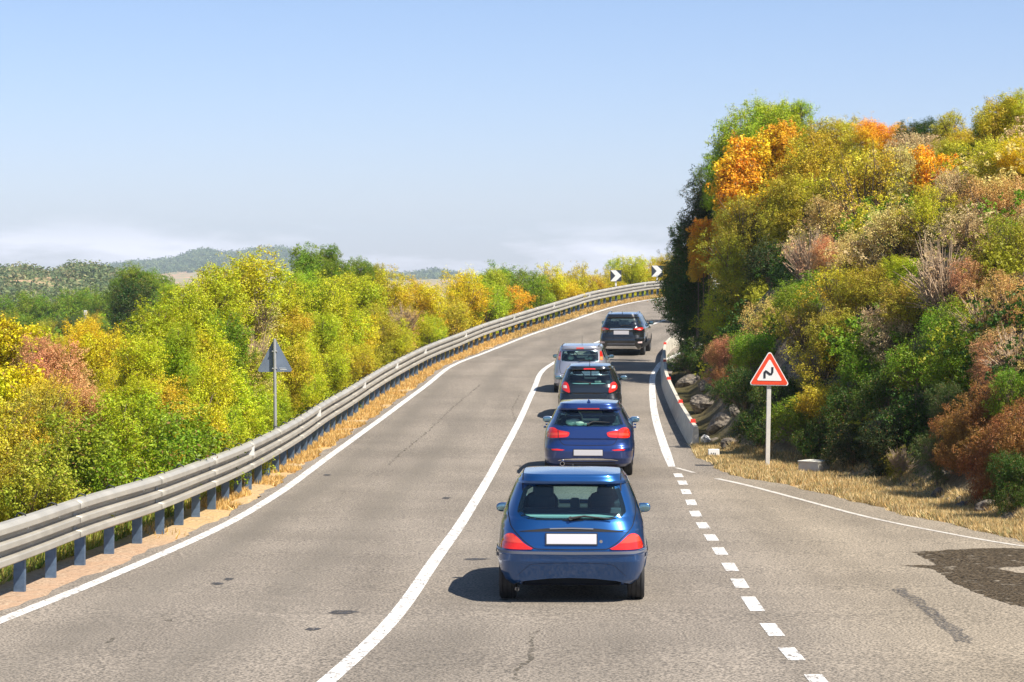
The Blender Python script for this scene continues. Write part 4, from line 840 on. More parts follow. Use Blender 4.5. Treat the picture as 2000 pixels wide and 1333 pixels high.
for _ in range(4200):
    x = q_.uniform(4.6, 24); y = q_.uniform(35, 124)
    if x > y*.23+1.5 and (x > y*.23+7 or q_.random() < .55): continue
    d_ = float(hill_dist(np.array([x]), np.array([y]))[0])
    if d_ < .45: continue
    if d_ < 1.6 and 54 < y < 72 and q_.random() < .9: continue       # rocks stay bare by the barrier
    if d_ < 1.2 and y < 46 and q_.random() < .75: continue
    r = q_.uniform(.3, .55) if d_ < 1.5 else q_.uniform(.5, .95)
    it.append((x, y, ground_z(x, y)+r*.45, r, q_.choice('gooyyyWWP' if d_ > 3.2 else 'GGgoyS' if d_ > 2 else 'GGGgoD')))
    if len(it) > 640: break
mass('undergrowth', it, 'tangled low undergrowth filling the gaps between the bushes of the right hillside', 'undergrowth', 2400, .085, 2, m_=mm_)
it = []
for _ in range(1200):
    y = q_.uniform(14, 165); t_ = q_.uniform(.7, 9) if q_.random() < .75 else q_.uniform(9, 26); x = float(fx(RAIL, y))-t_
    if y < 42 and t_ < 1.2: continue
    r = q_.uniform(.28, .5) if t_ < 2 else q_.uniform(.5, 1.1)
    it.append((x, y, ground_z(x, y)+r*.35, r, q_.choice('gLYYyyM')))
mass('undergrowth', it, 'low green and yellow scrub covering the embankment behind the left guardrail', 'undergrowth', 1500, .10, 3, m_=mm_)
it = []
for _ in range(1500):
    D = q_.uniform(165, 420); px = q_.uniform(-150, 1300); x = (px-1000)/F*D
    if px > 700 and D > 260: continue
    r = q_.uniform(1.6, 3.6); it.append((x, D, ground_z(x, D)+r*.5, r, q_.choice('gggLoyS')))
mass('woodland', it, 'green wooded hollow between the roadside thicket and the hills', 'wood', 520, .17, 4, m_=mm_)
it = []
COLS.update({'1': (.10, .15, .06), '2': (.19, .24, .09), '3': (.28, .27, .13)})
for _ in range(11000):
    D = q_.uniform(420, 1150); px = q_.uniform(-200, 700); x = (px-1000)/F*D
    if D < 780 and wob(np.array([x]), np.array([D]), 38, 8)[0] > .55: continue
    r = q_.uniform(1.3, 3.6)
    it.append((x, D, ground_z(x, D)+r*.1, r, q_.choice('11223')))
mass('scrubland', it, 'grey-green scrub dotted over the nearer hills on the left', 'scrub', 80, .34, 5, m_=mm_)
it = []
for _ in range(9000):
    D = q_.uniform(3300, 4800); px = q_.uniform(-300, 1100); x = (px-1000)/F*D
    r = q_.uniform(4.5, 9); it.append((x, D, ground_z(x, D)+r*.15, r, q_.choice('112')))
mass('far_forest', it, 'hazy forest covering the distant ridge', 'forest', 34, .5, 6, m_=mm_)
# ---- dry grass
def grass(name, gen, n, label, cols, hmin, hmax, seed):
    rnd = np.random.default_rng(seed); X, Y = gen(n, rnd); Z = terrain(X, Y); zr_ = road_z(Y); Z = np.where((X > XL(Y)) & (X < XR(Y)), zr_, Z)
    n = len(X); a = rnd.uniform(0, 6.28, n); h = rnd.uniform(hmin, hmax, n)*(.6+.7*(wob(X, Y, .35, 3)*.5+.5)); wd = rnd.uniform(.004, .009, n)*(1+Y/45)
    le = rnd.normal(0, .55, n)*h; la = rnd.uniform(0, 6.28, n)
    B = np.stack([X, Y, Z-.01], -1); dx = np.stack([np.cos(a)*wd, np.sin(a)*wd, 0*a], -1); tip = np.stack([np.cos(la)*le, np.sin(la)*le, h], -1)
    V = np.stack([B-dx, B+dx, B+tip+dx*.15], 1).reshape(-1, 3); me = np_mesh(name, V, np.arange(3*n).reshape(-1, 3))
    cc = np.array(cols)[rnd.integers(0, len(cols), n)]*rnd.uniform(.75, 1.2, n)[:, None]
    ca = me.color_attributes.new('tint', 'FLOAT_COLOR', 'POINT'); ca.data.foreach_set('color', np.concatenate([np.repeat(cc, 3, 0), np.ones((3*n, 1))], 1).astype(np.float32).ravel())
    tag(link_mesh(name, me, mm_), label, 'grass', kind='stuff')
def gl(n, r):
    Y = r.uniform(0, 1, n)**1.5*122+35; t = r.uniform(0, 1, n); a = XL(Y)-.02; b_ = fx(RAIL, Y)-1.4; X = a*(1-t)+b_*t
    k = (r.uniform(0, 1, n) < ss(36, 44, Y)) & (wob(X, Y, .8, 11) > -.65+.9*(1-t)-.55*ss(40, 60, Y)); return X[k], Y[k]
grass('dry_grass', gl, 150000, 'strip of golden dry grass along the foot of the left guardrail', [(.76, .50, .17), (.68, .43, .14), (.82, .60, .27), (.52, .36, .12)], .03, .13, 1)
def gr(n, r):
    Y = r.uniform(33, 58, n); a = XR(Y); b_ = np.interp(Y, FOOT[::1, 1], FOOT[:, 0])+.25; X = a+(b_-a)*r.uniform(0, 1, n)
    k = (b_ > a+.1) & (wob(X, Y, .5, 12) > -.5); return X[k], Y[k]
grass('dry_grass', gr, 110000, 'golden dry grass verge between the side road and the right bank', [(.66, .48, .21), (.60, .42, .18), (.76, .60, .33), (.34, .31, .14)], .04, .15, 2)
def gg(n, r):
    Y = r.uniform(26, 60, n); X = fx(RAIL, Y)-r.uniform(.5, 3.5, n); return X, Y
grass('green_grass', gg, 60000, 'tall green and yellow grass on the embankment under the guardrail', [(.16, .26, .03), (.30, .33, .05), (.45, .36, .10)], .12, .42, 3)

# ---- air
hb = MB(); hb.box((0, 2600, 20), (11000, 5600, 150)); hz = hb.build('haze'); hm = bpy.data.materials.new('haze'); hm.use_nodes = True; nt = hm.node_tree; nt.nodes.clear()
o = N(nt, 'ShaderNodeOutputMaterial'); v = N(nt, 'ShaderNodeVolumePrincipled'); v.inputs['Density'].default_value = .00015; v.inputs['Color'].default_value = (.72, .86, 1, 1); v.inputs['Anisotropy'].default_value = 0
nt.links.new(v.outputs[0], o.inputs['Volume']); hz.data.materials.append(hm); tag(hz, 'thin bluish haze in the air over the hills', 'haze', kind='stuff')

# ------------------------------------------------------------------ cars
def paint(name, col, metal=.35, rough=.32):
    m = mat(name, col, rough, metal=metal, coat=1.0); m.node_tree.nodes['Principled BSDF'].inputs['Coat IOR'].default_value = 1.6; return m
def glass_mat(name, tint, gl=.10):
    m = bpy.data.materials.new(name); m.use_nodes = True; nt = m.node_tree; nt.nodes.clear()
    t = N(nt, 'ShaderNodeBsdfTransparent'); t.inputs[0].default_value = (*tint, 1); g_ = N(nt, 'ShaderNodeBsdfGlossy'); g_.inputs['Roughness'].default_value = .03
    lw = N(nt, 'ShaderNodeFresnel'); gb = N(nt, 'ShaderNodeNewGeometry'); gr_ = N(nt, 'ShaderNodeMapRange'); gr_.inputs[3].default_value = 1.5; gr_.inputs[4].default_value = 1/1.5; nt.links.new(gb.outputs['Backfacing'], gr_.inputs[0]); nt.links.new(gr_.outputs[0], lw.inputs[0]); a = N(nt, 'ShaderNodeMath', operation='ADD'); a.inputs[1].default_value = gl; a.use_clamp = True
    nt.links.new(lw.outputs[0], a.inputs[0]); ms = N(nt, 'ShaderNodeMixShader'); nt.links.new(a.outputs[0], ms.inputs[0]); nt.links.new(t.outputs[0], ms.inputs[1]); nt.links.new(g_.outputs[0], ms.inputs[2])
    o = N(nt, 'ShaderNodeOutputMaterial'); nt.links.new(ms.outputs[0], o.inputs[0]); return m
GL = glass_mat('car_glass', (.60, .78, .77), .05); GLD = glass_mat('tinted_car_glass', (.32, .42, .46))
FRIT = mat('black_glass_border', (.006, .008, .01), .12, coat=1); RUB = mat('black_rubber', (.02, .02, .021), .65, bump=.2, bscale=60); SEAM = mat('panel_gap', (.004, .004, .005), .8)
TYRE = mat('tyre_rubber', (.025, .025, .027), .75, bump=.15, bscale=90); RIM = mat('alloy_rim', (.35, .36, .38), .35, metal=.9); INT = mat('car_interior', (.035, .045, .05), .85)
INTL = mat('parcel_shelf_grey', (.34, .56, .56), .9)
RED = mat('tail_light_red', (.72, .02, .012), .12, coat=1); RED2 = mat('tail_light_segment', (.80, .07, .04), .15, coat=1); PLATE = mat('number_plate', (.58, .57, .60), .4); SILV = mat('silver_trim', (.72, .73, .74), .25, metal=.8); CHR = mat('chrome_trim', (.6, .6, .62), .15, metal=1)
ORG = mat('turn_signal_orange', (.85, .30, .12), .15, coat=1); PINK = mat('clear_lamp', (.75, .6, .58), .1, coat=1); HOLE = mat('pipe_inside', (.005, .005, .005), .9); TRIMG = mat('grey_trim', (.12, .13, .16), .5)
MIRR = mat('mirror_glass', (.22, .36, .42), .12, metal=.9); ITEM = mat('luggage', (.55, .54, .45), .8, var=.4, vscale=8); SEATC = mat('seat_fabric', (.045, .08, .11), .9)
def ring_pts(z, w, yr, yf, e_, n=84):
    yc = (yr+yf)/2; a = (yf-yr)/2; out = []
    for k in range(n):
        t = 2*math.pi*k/n+math.pi/n; c = math.cos(t); s = math.sin(t)
        out.append((w*math.copysign(abs(c)**(2/e_), c), yc+a*math.copysign(abs(s)**(2/e_), s), z))
    return out
def shell(rows, zt, ins=0.0, zmin=None, n=84, step=.022, eL=7.5, eU=5.0, roof=True, yfmax=None):
    A = np.array(rows); z0, ze = A[0, 0], A[-1, 0]
    zs = sorted(set([round(v, 4) for v in np.arange(z0, ze, step)]+[round(v, 4) for v in A[:, 0]]))
    if zmin is not None: zs = [zmin]+[z for z in zs if z > zmin+.01]
    V = []; K = 0
    for z in zs:
        w_, yr, yf = (float(np.interp(z, A[:, 0], A[:, c])) for c in (1, 2, 3))
        if yfmax is not None: yf = min(yf, yfmax)
        V += ring_pts(z, w_-ins, yr+ins*1.3, yf-ins*1.3, eL+(eU-eL)*min(1, max(0, (z-.55)/.35)), n); K += 1
    w_, yr, yf = A[-1, 1]-ins, A[-1, 2]+ins*1.3, A[-1, 3]-ins*1.3
    yc, a = (yr+yf)/2, (yf-yr)/2
    for k in ((.985, .95, .9, .82, .7, .55, .35, .15, .04) if roof else (.5, .1)):
        zz = ze+((zt-ins*.9-ze)*(1-k**2.2) if roof else .0005*(1-k)); kk = k**.8
        V += ring_pts(zz, w_*k, yc-a*(1-(1-k)*.9), yc+a*(1-(1-k)*.9), eU, n); K += 1
    Fc = [(i*n+j, i*n+(j+1) % n, (i+1)*n+(j+1) % n, (i+1)*n+j) for i in range(K-1) for j in range(n)]
    Fc += [tuple(range(n))[::-1], tuple((K-1)*n+j for j in range(n))]
    return V, Fc
def sym(pts):
    """right half (x>0) outline from bottom centre to top centre -> full loop"""
    return list(pts)+[(-x, z) for x, z in reversed(pts) if x > 1e-6]
def densify(P, st):
    out = []
    for i in range(len(P)):
        a = Vector(P[i]); b_ = Vector(P[(i+1) % len(P)]); n = max(1, int((b_-a).length/st))
        for k in range(n): out.append(tuple(a.lerp(b_, k/n)))
    return out
def smooth_loop(P, it=2):
    """Chaikin corner rounding"""
    for _ in range(it):
        Q_ = []
        for i in range(len(P)):
            a = Vector(P[i]); b_ = Vector(P[(i+1) % len(P)]); Q_ += [tuple(a.lerp(b_, .22)), tuple(a.lerp(b_, .78))]
        P = Q_
    return P
class Car:
    def __init__(s, label, X, D, head, rows, zt, col, L, group='cars queued in the right lane', name='car', chin=None, wheelr=.30, wb=2.5, fo=.62, rw=None, zb=.95, glass=None, lower=None, dip=0, shelf=None, zm=None):
        s.zm = zm
        if zm:
            f_ = lambda z: float(np.interp(z, zm[0], zm[1])); rows = [(f_(z), a, b_, c_) for z, a, b_, c_ in rows]; rw = [(x, f_(z)) for x, z in rw]; zb = f_(zb); shelf = shelf and f_(shelf); chin = chin and [(x, f_(z)) for x, z in chin]
        l_ = rows[-1]; d_ = zt-l_[0]; rows = rows+[(l_[0]+d_*.45, l_[1]-.022, l_[2]+.012, l_[3]-.12), (l_[0]+d_*.68, l_[1]-.045, l_[2]+.03, l_[3]-.25)]
        s.rows = rows; s.zt = zt; A = np.array(rows); s.A = A; s.ze = A[-1, 0]; s.col = col; s.L = L; glass = glass or GL
        slope = (float(road_z(D+2.6))-float(road_z(D+.4)))/2.2
        s.root = tag(empty(name, (X, D, float(road_z(D))), (math.atan(slope), 0, -R(head))), label, 'car', group)
        V, Fc = shell(rows, zt); s.bvh = BVHTree.FromPolygons([Vector(v) for v in V], Fc)
        bm = bmesh.new(); 
        body = obj('body', V, Fc)
        cuts = []
        zb_ = zb
        ys_ = float(np.interp(zb_+.02, A[:, 0], A[:, 3]))
        c1 = shell([(z, w_, yr, yf) for z, w_, yr, yf in rows], zt, ins=.055, zmin=.42, yfmax=ys_-.05); cuts.append(obj('cut', *c1))
        hole = smooth_loop([tuple((x*.93, (z-(rw_z := sum(q[1] for q in rw)/len(rw)))*.90+rw_z)) for x, z in rw], 2)
        cuts.append(MB().prism(hole, -.5, float(np.interp(zb_, A[:, 0], A[:, 2]))+.75).build('cut'))
        z0, z1 = zb_+.05, s.ze-.055-d_*.68
        fw = lambda z: float(np.interp(z, A[:, 0], A[:, 1]))
        ws_ = smooth_loop([(fw(z0)-.13, z0), (fw(z1)-.10, z1), (-fw(z1)+.10, z1), (-fw(z0)+.13, z0)], 1)
        cuts.append(MB().prism(ws_, L*.42, L+.5).build('cut')); s.wsc = ws_
        yr0, yr1 = (float(np.interp(z, A[:, 0], A[:, 2])) for z in (z0, z1)); yf0, yf1 = (float(np.interp(z, A[:, 0], A[:, 3])) for z in (z0, z1))
        mid = (yr0+yf0)/2+.05
        s.side = [smooth_loop([(yr0+.42, z0), (yr1+.34, z1), (mid-.05, z1), (mid-.04, z0)], 1), smooth_loop([(mid+.04, z0), (mid+.03, z1), (yf1-.22, z1), (yf0-.32, z0)], 1)]
        for P_ in s.side:
            b_ = len(P_); V2 = [(-1.3, y, z) for y, z in P_]+[(1.3, y, z) for y, z in P_]
            cuts.append(MB().add(V2, [(k, (k+1) % b_, b_+(k+1) % b_, b_+k) for k in range(b_)]+[tuple(range(b_))[::-1], tuple(range(b_, 2*b_))]).build('cut'))
        s.wy = (fo, fo+wb); s.wr = wheelr; wm = max(r_[1] for r_ in rows)
        for y in s.wy:
            for sd in (-1, 1):
                m_ = MB().lathe([(sd*(wm-.27), .001), (sd*(wm-.27), wheelr+.045), (sd*(wm+.2), wheelr+.045), (sd*(wm+.2), .001)], (0, y, wheelr), n=28); cuts.append(m_.build('cut'))
        if chin: cuts.append(MB().prism(chin, -.3, .42).build('cut'))
        for c_ in cuts:
            md = body.modifiers.new('b', 'BOOLEAN'); md.object = c_; md.operation = 'DIFFERENCE'; md.solver = 'EXACT'
        dg = bpy.context.evaluated_depsgraph_get(); nm = bpy.data.meshes.new_from_object(body.evaluated_get(dg)); nm.name = 'body'
        old = body.data; body.modifiers.clear(); body.data = nm; bpy.data.meshes.remove(old)
        for c_ in cuts: bpy.data.objects.remove(c_)
        nm.materials.clear(); nm.materials.append(col); nm.shade_smooth(); nm.set_sharp_from_angle(angle=R(32)); body.parent = s.root; s.body = body
        # glass
        s.patch('rear_window', smooth_loop(rw, 2), 'R', .004, glass, border=(hole, FRIT))
        s.patch('windscreen', densify([(x*1.05, z) for x, z in ws_], .1), 'F', .003, GL)
        for P_ in s.side:
            for sd in (-1, 1): s.patch('side_window', [(y, z) for y, z in P_], 'S%d' % sd, .002, GLD if glass is GLD else GL, grow=.012)
        # wheels
        for y in s.wy:
            for sd in (-1, 1):
                c_ = (sd*(wm-.135), y, wheelr); wd = .095
                m_ = MB().lathe([(-wd, wheelr*.66), (-wd*.98, wheelr*.93), (-wd*.8, wheelr*.99), (-wd*.62, wheelr), (-wd*.60, wheelr-.009), (-wd*.50, wheelr-.009), (-wd*.48, wheelr), (-wd*.06, wheelr), (-wd*.05, wheelr-.009), (wd*.05, wheelr-.009), (wd*.06, wheelr), (wd*.48, wheelr), (wd*.50, wheelr-.009), (wd*.60, wheelr-.009), (wd*.62, wheelr), (wd*.8, wheelr*.99), (wd*.98, wheelr*.93), (wd, wheelr*.66)], (0, 0, 0), n=40)
                w_ = m_.build('wheel', TYRE, s.root, smooth=True, sharp=40); w_.location = c_
                m_ = MB().lathe([(sd*wd*.2, .001), (sd*wd*.9, .03), (sd*wd*.8, wheelr*.25), (sd*wd*.55, wheelr*.5), (sd*wd*.95, wheelr*.62), (sd*wd*.9, wheelr*.69), (-sd*wd*.9, wheelr*.67)], (0, 0, 0), n=20); m_.build('rim', RIM, w_, smooth=True)
        zbt = rows[0][0]
        MB().box((0, L/2, zbt+.05), (2*(wm-.3), L-.7, .16), bev=.02).build('underbody', RUB, s.root)
        # cabin
        zs = zb-.02; zh = shelf or zb-.03; m_ = MB(); m_.box((0, float(np.interp(zh, A[:, 0], A[:, 2]))+.34, zh), (2*(fw(zh)-.20), .42, .03)); m_.build('parcel_shelf', INTL, s.root)
        m_ = MB(); m_.box((0, ys_-.22, zs-.09), (2*(fw(zs)-.12), .5, .22), bev=.05); m_.build('dashboard', INT, s.root)
        for sd in (-1, 1):
            m_ = MB(); m_.box((sd*.38, L*.46, .76), (.42, .13, .62), bev=.06); m_.box((sd*.36, L*.46+.25, .5), (.48, .5, .14), bev=.05); st = m_.build('seat', SEATC, s.root)
            m_ = MB(); m_.box((sd*.36, L*.46, 1.19), (.25, .10, .17), bev=.045); m_.tube([(sd*.36-.05, L*.46, 1.08), (sd*.36-.05, L*.46, 1.15)], .008, 5); m_.build('headrest', SEATC, st) if L > 3.8 else None
        m_ = MB(); m_.box((0, 1.05, .72), (1.16, .16, .52), bev=.05)
        m_.build('rear_bench', SEATC, s.root)
        m_ = MB(); P_ = [(-.36+.18*math.cos(t), ys_-.42+.06*math.sin(t), zs+.02+.17*math.sin(t)) for t in np.linspace(0, 2*math.pi, 25)]; m_.tube(P_, .014, 6); m_.build('steering_wheel', INT, s.root)
        m_ = MB(); m_.box((0, yf1-.12, s.ze-.06), (.22, .02, .06), bev=.008); m_.build('rear_view_mirror', INT, s.root)
    def hit(s, a, b_, ax_):
        if ax_ == 'R': o, d = Vector((a, -3, b_)), Vector((0, 1, 0))
        elif ax_ == 'F': o, d = Vector((a, 9, b_)), Vector((0, -1, 0))
        elif ax_ == 'T': o, d = Vector((a, b_, 5)), Vector((0, 0, -1))
        else: sd = 1 if ax_ == 'S1' else -1; o, d = Vector((3*sd, a, b_)), Vector((-sd, 0, 0))
        h = s.bvh.ray_cast(o, d)
        if h[0] is None:
            q_ = s.bvh.find_nearest(Vector((a, .05, b_)) if ax_ == 'R' else o+d*2.2); return q_[0], (q_[1] if q_[1].dot(d) < 0 else -q_[1]), d
        n = h[1]; n = -n if n.dot(d) > 0 else n
        return h[0], n, d
    def patch(s, name, P, ax_, off, m_, depth=.012, grid=.035, border=None, grow=0, parent=None):
        if grow:
            c_ = Vector((sum(p[0] for p in P)/len(P), sum(p[1] for p in P)/len(P))); P = [tuple(Vector(p)+(Vector(p)-c_).normalized()*grow) for p in P]
        if s.zm and ax_ == 'R' and not border: P = [(x, float(np.interp(z, s.zm[0], s.zm[1]))) for x, z in P]
        P = densify(P, .03); xs = [p[0] for p in P]; zs = [p[1] for p in P]; pts = list(P); nb_ = len(P)
        def inside(x, z):
            r = False; j = nb_-1
            for i in range(nb_):
                if (P[i][1] > z) != (P[j][1] > z) and x < (P[j][0]-P[i][0])*(z-P[i][1])/(P[j][1]-P[i][1])+P[i][0]: r = not r
                j = i
            return r
        for x in np.arange(min(xs)+grid/2, max(xs), grid):
            for z in np.arange(min(zs)+grid/2, max(zs), grid):
                if inside(x, z) and min((x-p[0])**2+(z-p[1])**2 for p in P[::1]) > (grid*.35)**2: pts.append((x, z))
        V2, E, Fc, *_ = delaunay_2d_cdt([Vector(p) for p in pts], [], [list(range(nb_))], 1, 1e-6)
        V3 = []
        for v in V2:
            q, n, d = s.hit(v.x, v.y, ax_); V3.append(q+(n*.35-d*.65).normalized()*off)
        bm = bmesh.new(); vs = [bm.verts.new(v) for v in V3]
        for f in Fc:
            try: bm.faces.new([vs[i] for i in f])
            except ValueError: pass
        d = s.hit(P[0][0], P[0][1], ax_)[2]
        if depth:
            be = [e for e in bm.edges if e.is_boundary]; r = bmesh.ops.extrude_edge_only(bm, edges=be)
            for v in [g for g in r['geom'] if isinstance(g, bmesh.types.BMVert)]: v.co += d*(depth+off)
        bmesh.ops.recalc_face_normals(bm, faces=bm.faces)
        me = bpy.data.meshes.new(name); bm.to_mesh(me); bm.free()
        # outward facing
        me.shade_smooth(); me.set_sharp_from_angle(angle=R(45)); o = link_mesh(name, me, m_, parent or s.root)
        if border:
            hole, fm = border; n = 72
            def rad(Q_, t, c_):
                dx, dz = math.cos(t), math.sin(t); best = 0
                for i in range(len(Q_)):
                    a = Vector(Q_[i])-c_; b_ = Vector(Q_[(i+1) % len(Q_)])-c_; e_ = b_-a; den = dx*e_.y-dz*e_.x
                    if abs(den) < 1e-9: continue
                    r_ = (a.x*e_.y-a.y*e_.x)/den; u = (a.x*dz-a.y*dx)/den
                    if r_ > 0 and -1e-6 <= u <= 1+1e-6: best = max(best, r_)
                return best
            c_ = Vector((0, (min(zs)+max(zs))/2)); V3 = []
            for k in range(n):
                t = 2*math.pi*k/n; ro_ = rad(P, t, c_); ri = rad(hole, t, c_)*.985
                for q_ in (1, .5, 0):
                    r_ = ri+(ro_-ri)*q_; q, nn, d = s.hit(c_.x+r_*math.cos(t), c_.y+r_*math.sin(t), ax_); V3.append(q+(nn*.3-d*.7).normalized()*.0015)
            Fb = [(k*3+j, ((k+1) % n)*3+j, ((k+1) % n)*3+j+1, k*3+j+1) for k in range(n) for j in (0, 1)]
            obj('window_border', V3, Fb, fm, o, smooth=True)
        return o
    def strip(s, name, pts, wd, m_, ax_='R', off=.0025, parent=None):
        if s.zm and ax_ == 'R': pts = [(x, float(np.interp(z, s.zm[0], s.zm[1]))) for x, z in pts]
        pts = [Vector(p) for p in pts]; D_ = [pts[0]]
        for a, b_ in zip(pts, pts[1:]):
            n = max(1, int((b_-a).length/.02)); D_ += [a.lerp(b_, (k+1)/n) for k in range(n)]
        for _ in range(2): D_ = [D_[0]]+[(D_[i-1]+D_[i]*2+D_[i+1])/4 for i in range(1, len(D_)-1)]+[D_[-1]]
        V = []; wd = wd if isinstance(wd, (list, tuple)) else [wd]
        for i, p in enumerate(D_):
            t = (D_[min(i+1, len(D_)-1)]-D_[max(i-1, 0)]).normalized(); n_ = Vector((-t.y, t.x)); h_ = float(np.interp(i/(len(D_)-1), np.linspace(0, 1, len(wd)), wd))/2
            for q_ in (-1, 0, 1):
                c_ = p+n_*h_*q_; q, nn, d = s.hit(c_.x, c_.y, ax_); V.append(q+nn*off)
        Fc = [(i*3+j, i*3+j+1, (i+1)*3+j+1, (i+1)*3+j) for i in range(len(D_)-1) for j in (0, 1)]
        return obj(name, V, Fc, m_, parent or s.root, smooth=True)
    def plate(s, z0, z1, hw=.26, m_=None, name='number_plate', off=.012):
        if s.zm: z0, z1 = (float(np.interp(z, s.zm[0], s.zm[1])) for z in (z0, z1))
        q0 = s.hit(0, z0, 'R')[0]; q1 = s.hit(0, z1, 'R')[0]; zc = (z0+z1)/2; yc = (q0.y+q1.y)/2-off
        mb = MB(); M = Matrix.Translation((0, yc, zc)) @ Matrix.Rotation(-math.atan2(q1.y-q0.y, z1-z0), 4, 'X')
        bm = bmesh.new(); bmesh.ops.create_cube(bm, size=1)
        for v in bm.verts: v.co = Vector((v.co.x*hw*2, v.co.y*.014, v.co.z*(z1-z0)))
        bmesh.ops.bevel(bm, geom=bm.edges[:], offset=.005, segments=2, profile=.5, affect='EDGES'); mb.addbm(bm, M)
        o = mb.build(name, m_ or PLATE, s.root)
        mb = MB(); bm = bmesh.new(); bmesh.ops.create_cube(bm, size=1)
        for v in bm.verts: v.co = Vector((v.co.x*(hw*2+.024), v.co.y*.014+.006, v.co.z*(z1-z0+.022)))
        mb.addbm(bm, M); mb.build('plate_frame', RUB, o); return o
    def mirrors(s, y, z, w_, h_, m_, reach):
        wl = float(np.interp(z-.02, s.A[:, 0], s.A[:, 1]))
        for sd in (-1, 1):
            xc = sd*(reach-w_/2); bm = bmesh.new(); bmesh.ops.create_uvsphere(bm, u_segments=20, v_segments=12, radius=1)
            for v in bm.verts:
                v.co.x = math.copysign(abs(v.co.x)**.75, v.co.x)*w_/2; v.co.z = math.copysign(abs(v.co.z)**.8, v.co.z)*h_/2; v.co.y *= .07
                if v.co.y < 0: v.co.y *= .35
            o = MB(); o.addbm(bm, Matrix.Translation((xc, y, z))); ho = o.build('wing_mirror', m_, s.root, smooth=True, sharp=60)
            g_ = MB(); bm = bmesh.new(); bmesh.ops.create_uvsphere(bm, u_segments=20, v_segments=8, radius=1)
            for v in bm.verts: v.co = Vector((math.copysign(abs(v.co.x)**.75, v.co.x)*w_*.45, v.co.y*.006, math.copysign(abs(v.co.z)**.8, v.co.z)*h_*.43))
            g_.addbm(bm, Matrix.Translation((xc, y-.024, z))); g_.build('mirror_glass', MIRR, ho, smooth=True)
            a = MB(); a.tube([(sd*(wl-.09), y+.06, z-.05), (xc-sd*w_*.3, y+.01, z-.03)], [.03, .022], 8); a.build('mirror_arm', RUB, ho)
    def wiper(s, pts, th=.012):
        V = [s.hit(x, float(np.interp(z, *s.zm)) if s.zm else z, 'R') for x, z in pts]; P_ = [q+n*.03 for q, n, d in V]
        o = MB(); o.tube(P_[:2], [.02, th*.9], 6); o.tube(P_[1:], [th*1.0, th*.55], 6); 
        a = MB(); k = P_; a.tube([V[0][0]+V[0][1]*.004, V[0][0]+V[0][1]*.04], .022, 8)
        w_ = a.build('wiper', RUB, s.root, smooth=True); MB().tube(P_, [.017]+[th]*(len(P_)-2)+[th*.5], 6).build('wiper_arm', RUB, w_, smooth=True)
    def exhaust(s, x, z, r, y0=-.02, m_=None):
        mb = MB().lathe([(.25, r), (y0, r), (y0, r*.76), (.12, r*.74)], (x, 0, z), 'Y', 18); o = mb.build('exhaust_pipe', m_ or CHR, s.root, smooth=True)
        MB().lathe([(.06, .0005), (.06, r*.75)], (x, 0, z), 'Y', 14).build('pipe_hole', HOLE, o)
    def top(s, x, y): return s.hit(x, y, 'T')[0]
    def both(s, name, P, off, m_, **k):
        o1 = s.patch(name, P, 'R', off, m_, **k); o2 = s.patch(name, [(-x, z) for x, z in P], 'R', off, m_, **k); return o1, o2

# --- nearest car: blue hatchback
blue1 = paint('metallic_blue_paint', (.006, .078, .27), .65, .34)
rows1 = [(.16, .74, .17, 3.5), (.21, .80, .125, 3.66), (.30, .832, .075, 3.71), (.375, .842, .03, 3.72), (.42, .846, .004, 3.72), (.495, .85, -.012, 3.72), (.50, .85, -.022, 3.72), (.54, .85, -.022, 3.71), (.546, .84, .012, 3.70), (.60, .835, .03, 3.67), (.66, .83, .045, 3.62),
         (.74, .822, .060, 3.5), (.755, .82, .075, 3.45), (.80, .815, .095, 3.3), (.86, .80, .12, 3.0), (.92, .782, .145, 2.72), (1.0, .752, .20, 2.60), (1.1, .712, .275, 2.45), (1.2, .668, .35, 2.28), (1.262, .64, .395, 2.16), (1.27, .636, .345, 2.14), (1.30, .62, .335, 2.08), (1.325, .60, .345, 2.03)]
rw1 = sym([(0, .885), (.40, .885), (.54, .905), (.605, .965), (.60, 1.0), (.555, 1.15), (.525, 1.235), (.48, 1.252), (.25, 1.256), (0, 1.258)])
chin1 = [(-.63, .05), (-.63, .17), (-.5, .205), (-.25, .232), (0, .24), (.25, .232), (.5, .205), (.63, .17), (.63, .05)]
c = Car('dark blue metallic small hatchback nearest the camera, last in the queue', .652, 28.1, 1.9, rows1, 1.43, blue1, 3.72, chin=chin1, wheelr=.285, wb=2.38, fo=.62, rw=rw1, zb=.865, shelf=.90, zm=([.16, .54, .70, .885, 1.26, 1.33], [.20, .59, .765, .915, 1.293, 1.358]))
tl = [(.40, .552), (.50, .595), (.60, .675), (.645, .705), (.69, .706), (.74, .68), (.775, .62), (.79, .575), (.78, .552), (.6, .549)]
for o_, sd in zip(c.both('tail_light', smooth_loop(tl, 1), .012, RED), (1, -1)):
    c.patch('light_segment', [(sd*x, z) for x, z in [(.53, .612), (.60, .672), (.65, .70), (.70, .698), (.74, .672), (.765, .625), (.64, .615)]], 'R', .0135, RED2, parent=o_, depth=.001)
c.plate(.603, .708, .275)
c.strip('hatch_seam', [(-.70, 1.10), (-.715, .97), (-.675, .80), (-.60, .70), (-.50, .615), (-.40, .556), (0, .550), (.40, .556), (.50, .615), (.60, .70), (.675, .80), (.715, .97), (.70, 1.10)], .009, SEAM)
c.strip('recess_shade_strip', [(-.57, .735), (-.3, .756), (0, .764), (.3, .756), (.57, .735)], [.008, .034, .046, .034, .008], SEAM)  # shade of the handle recess laid on as a near-black strip
c.strip('hatch_handle', [(-.24, .768), (0, .775), (.24, .768)], .012, TRIMG, off=.012)
c.strip('bumper_strip', [(-.835, .535), (-.7, .522), (0, .515), (.7, .522), (.835, .535)], .030, TRIMG, off=.004)
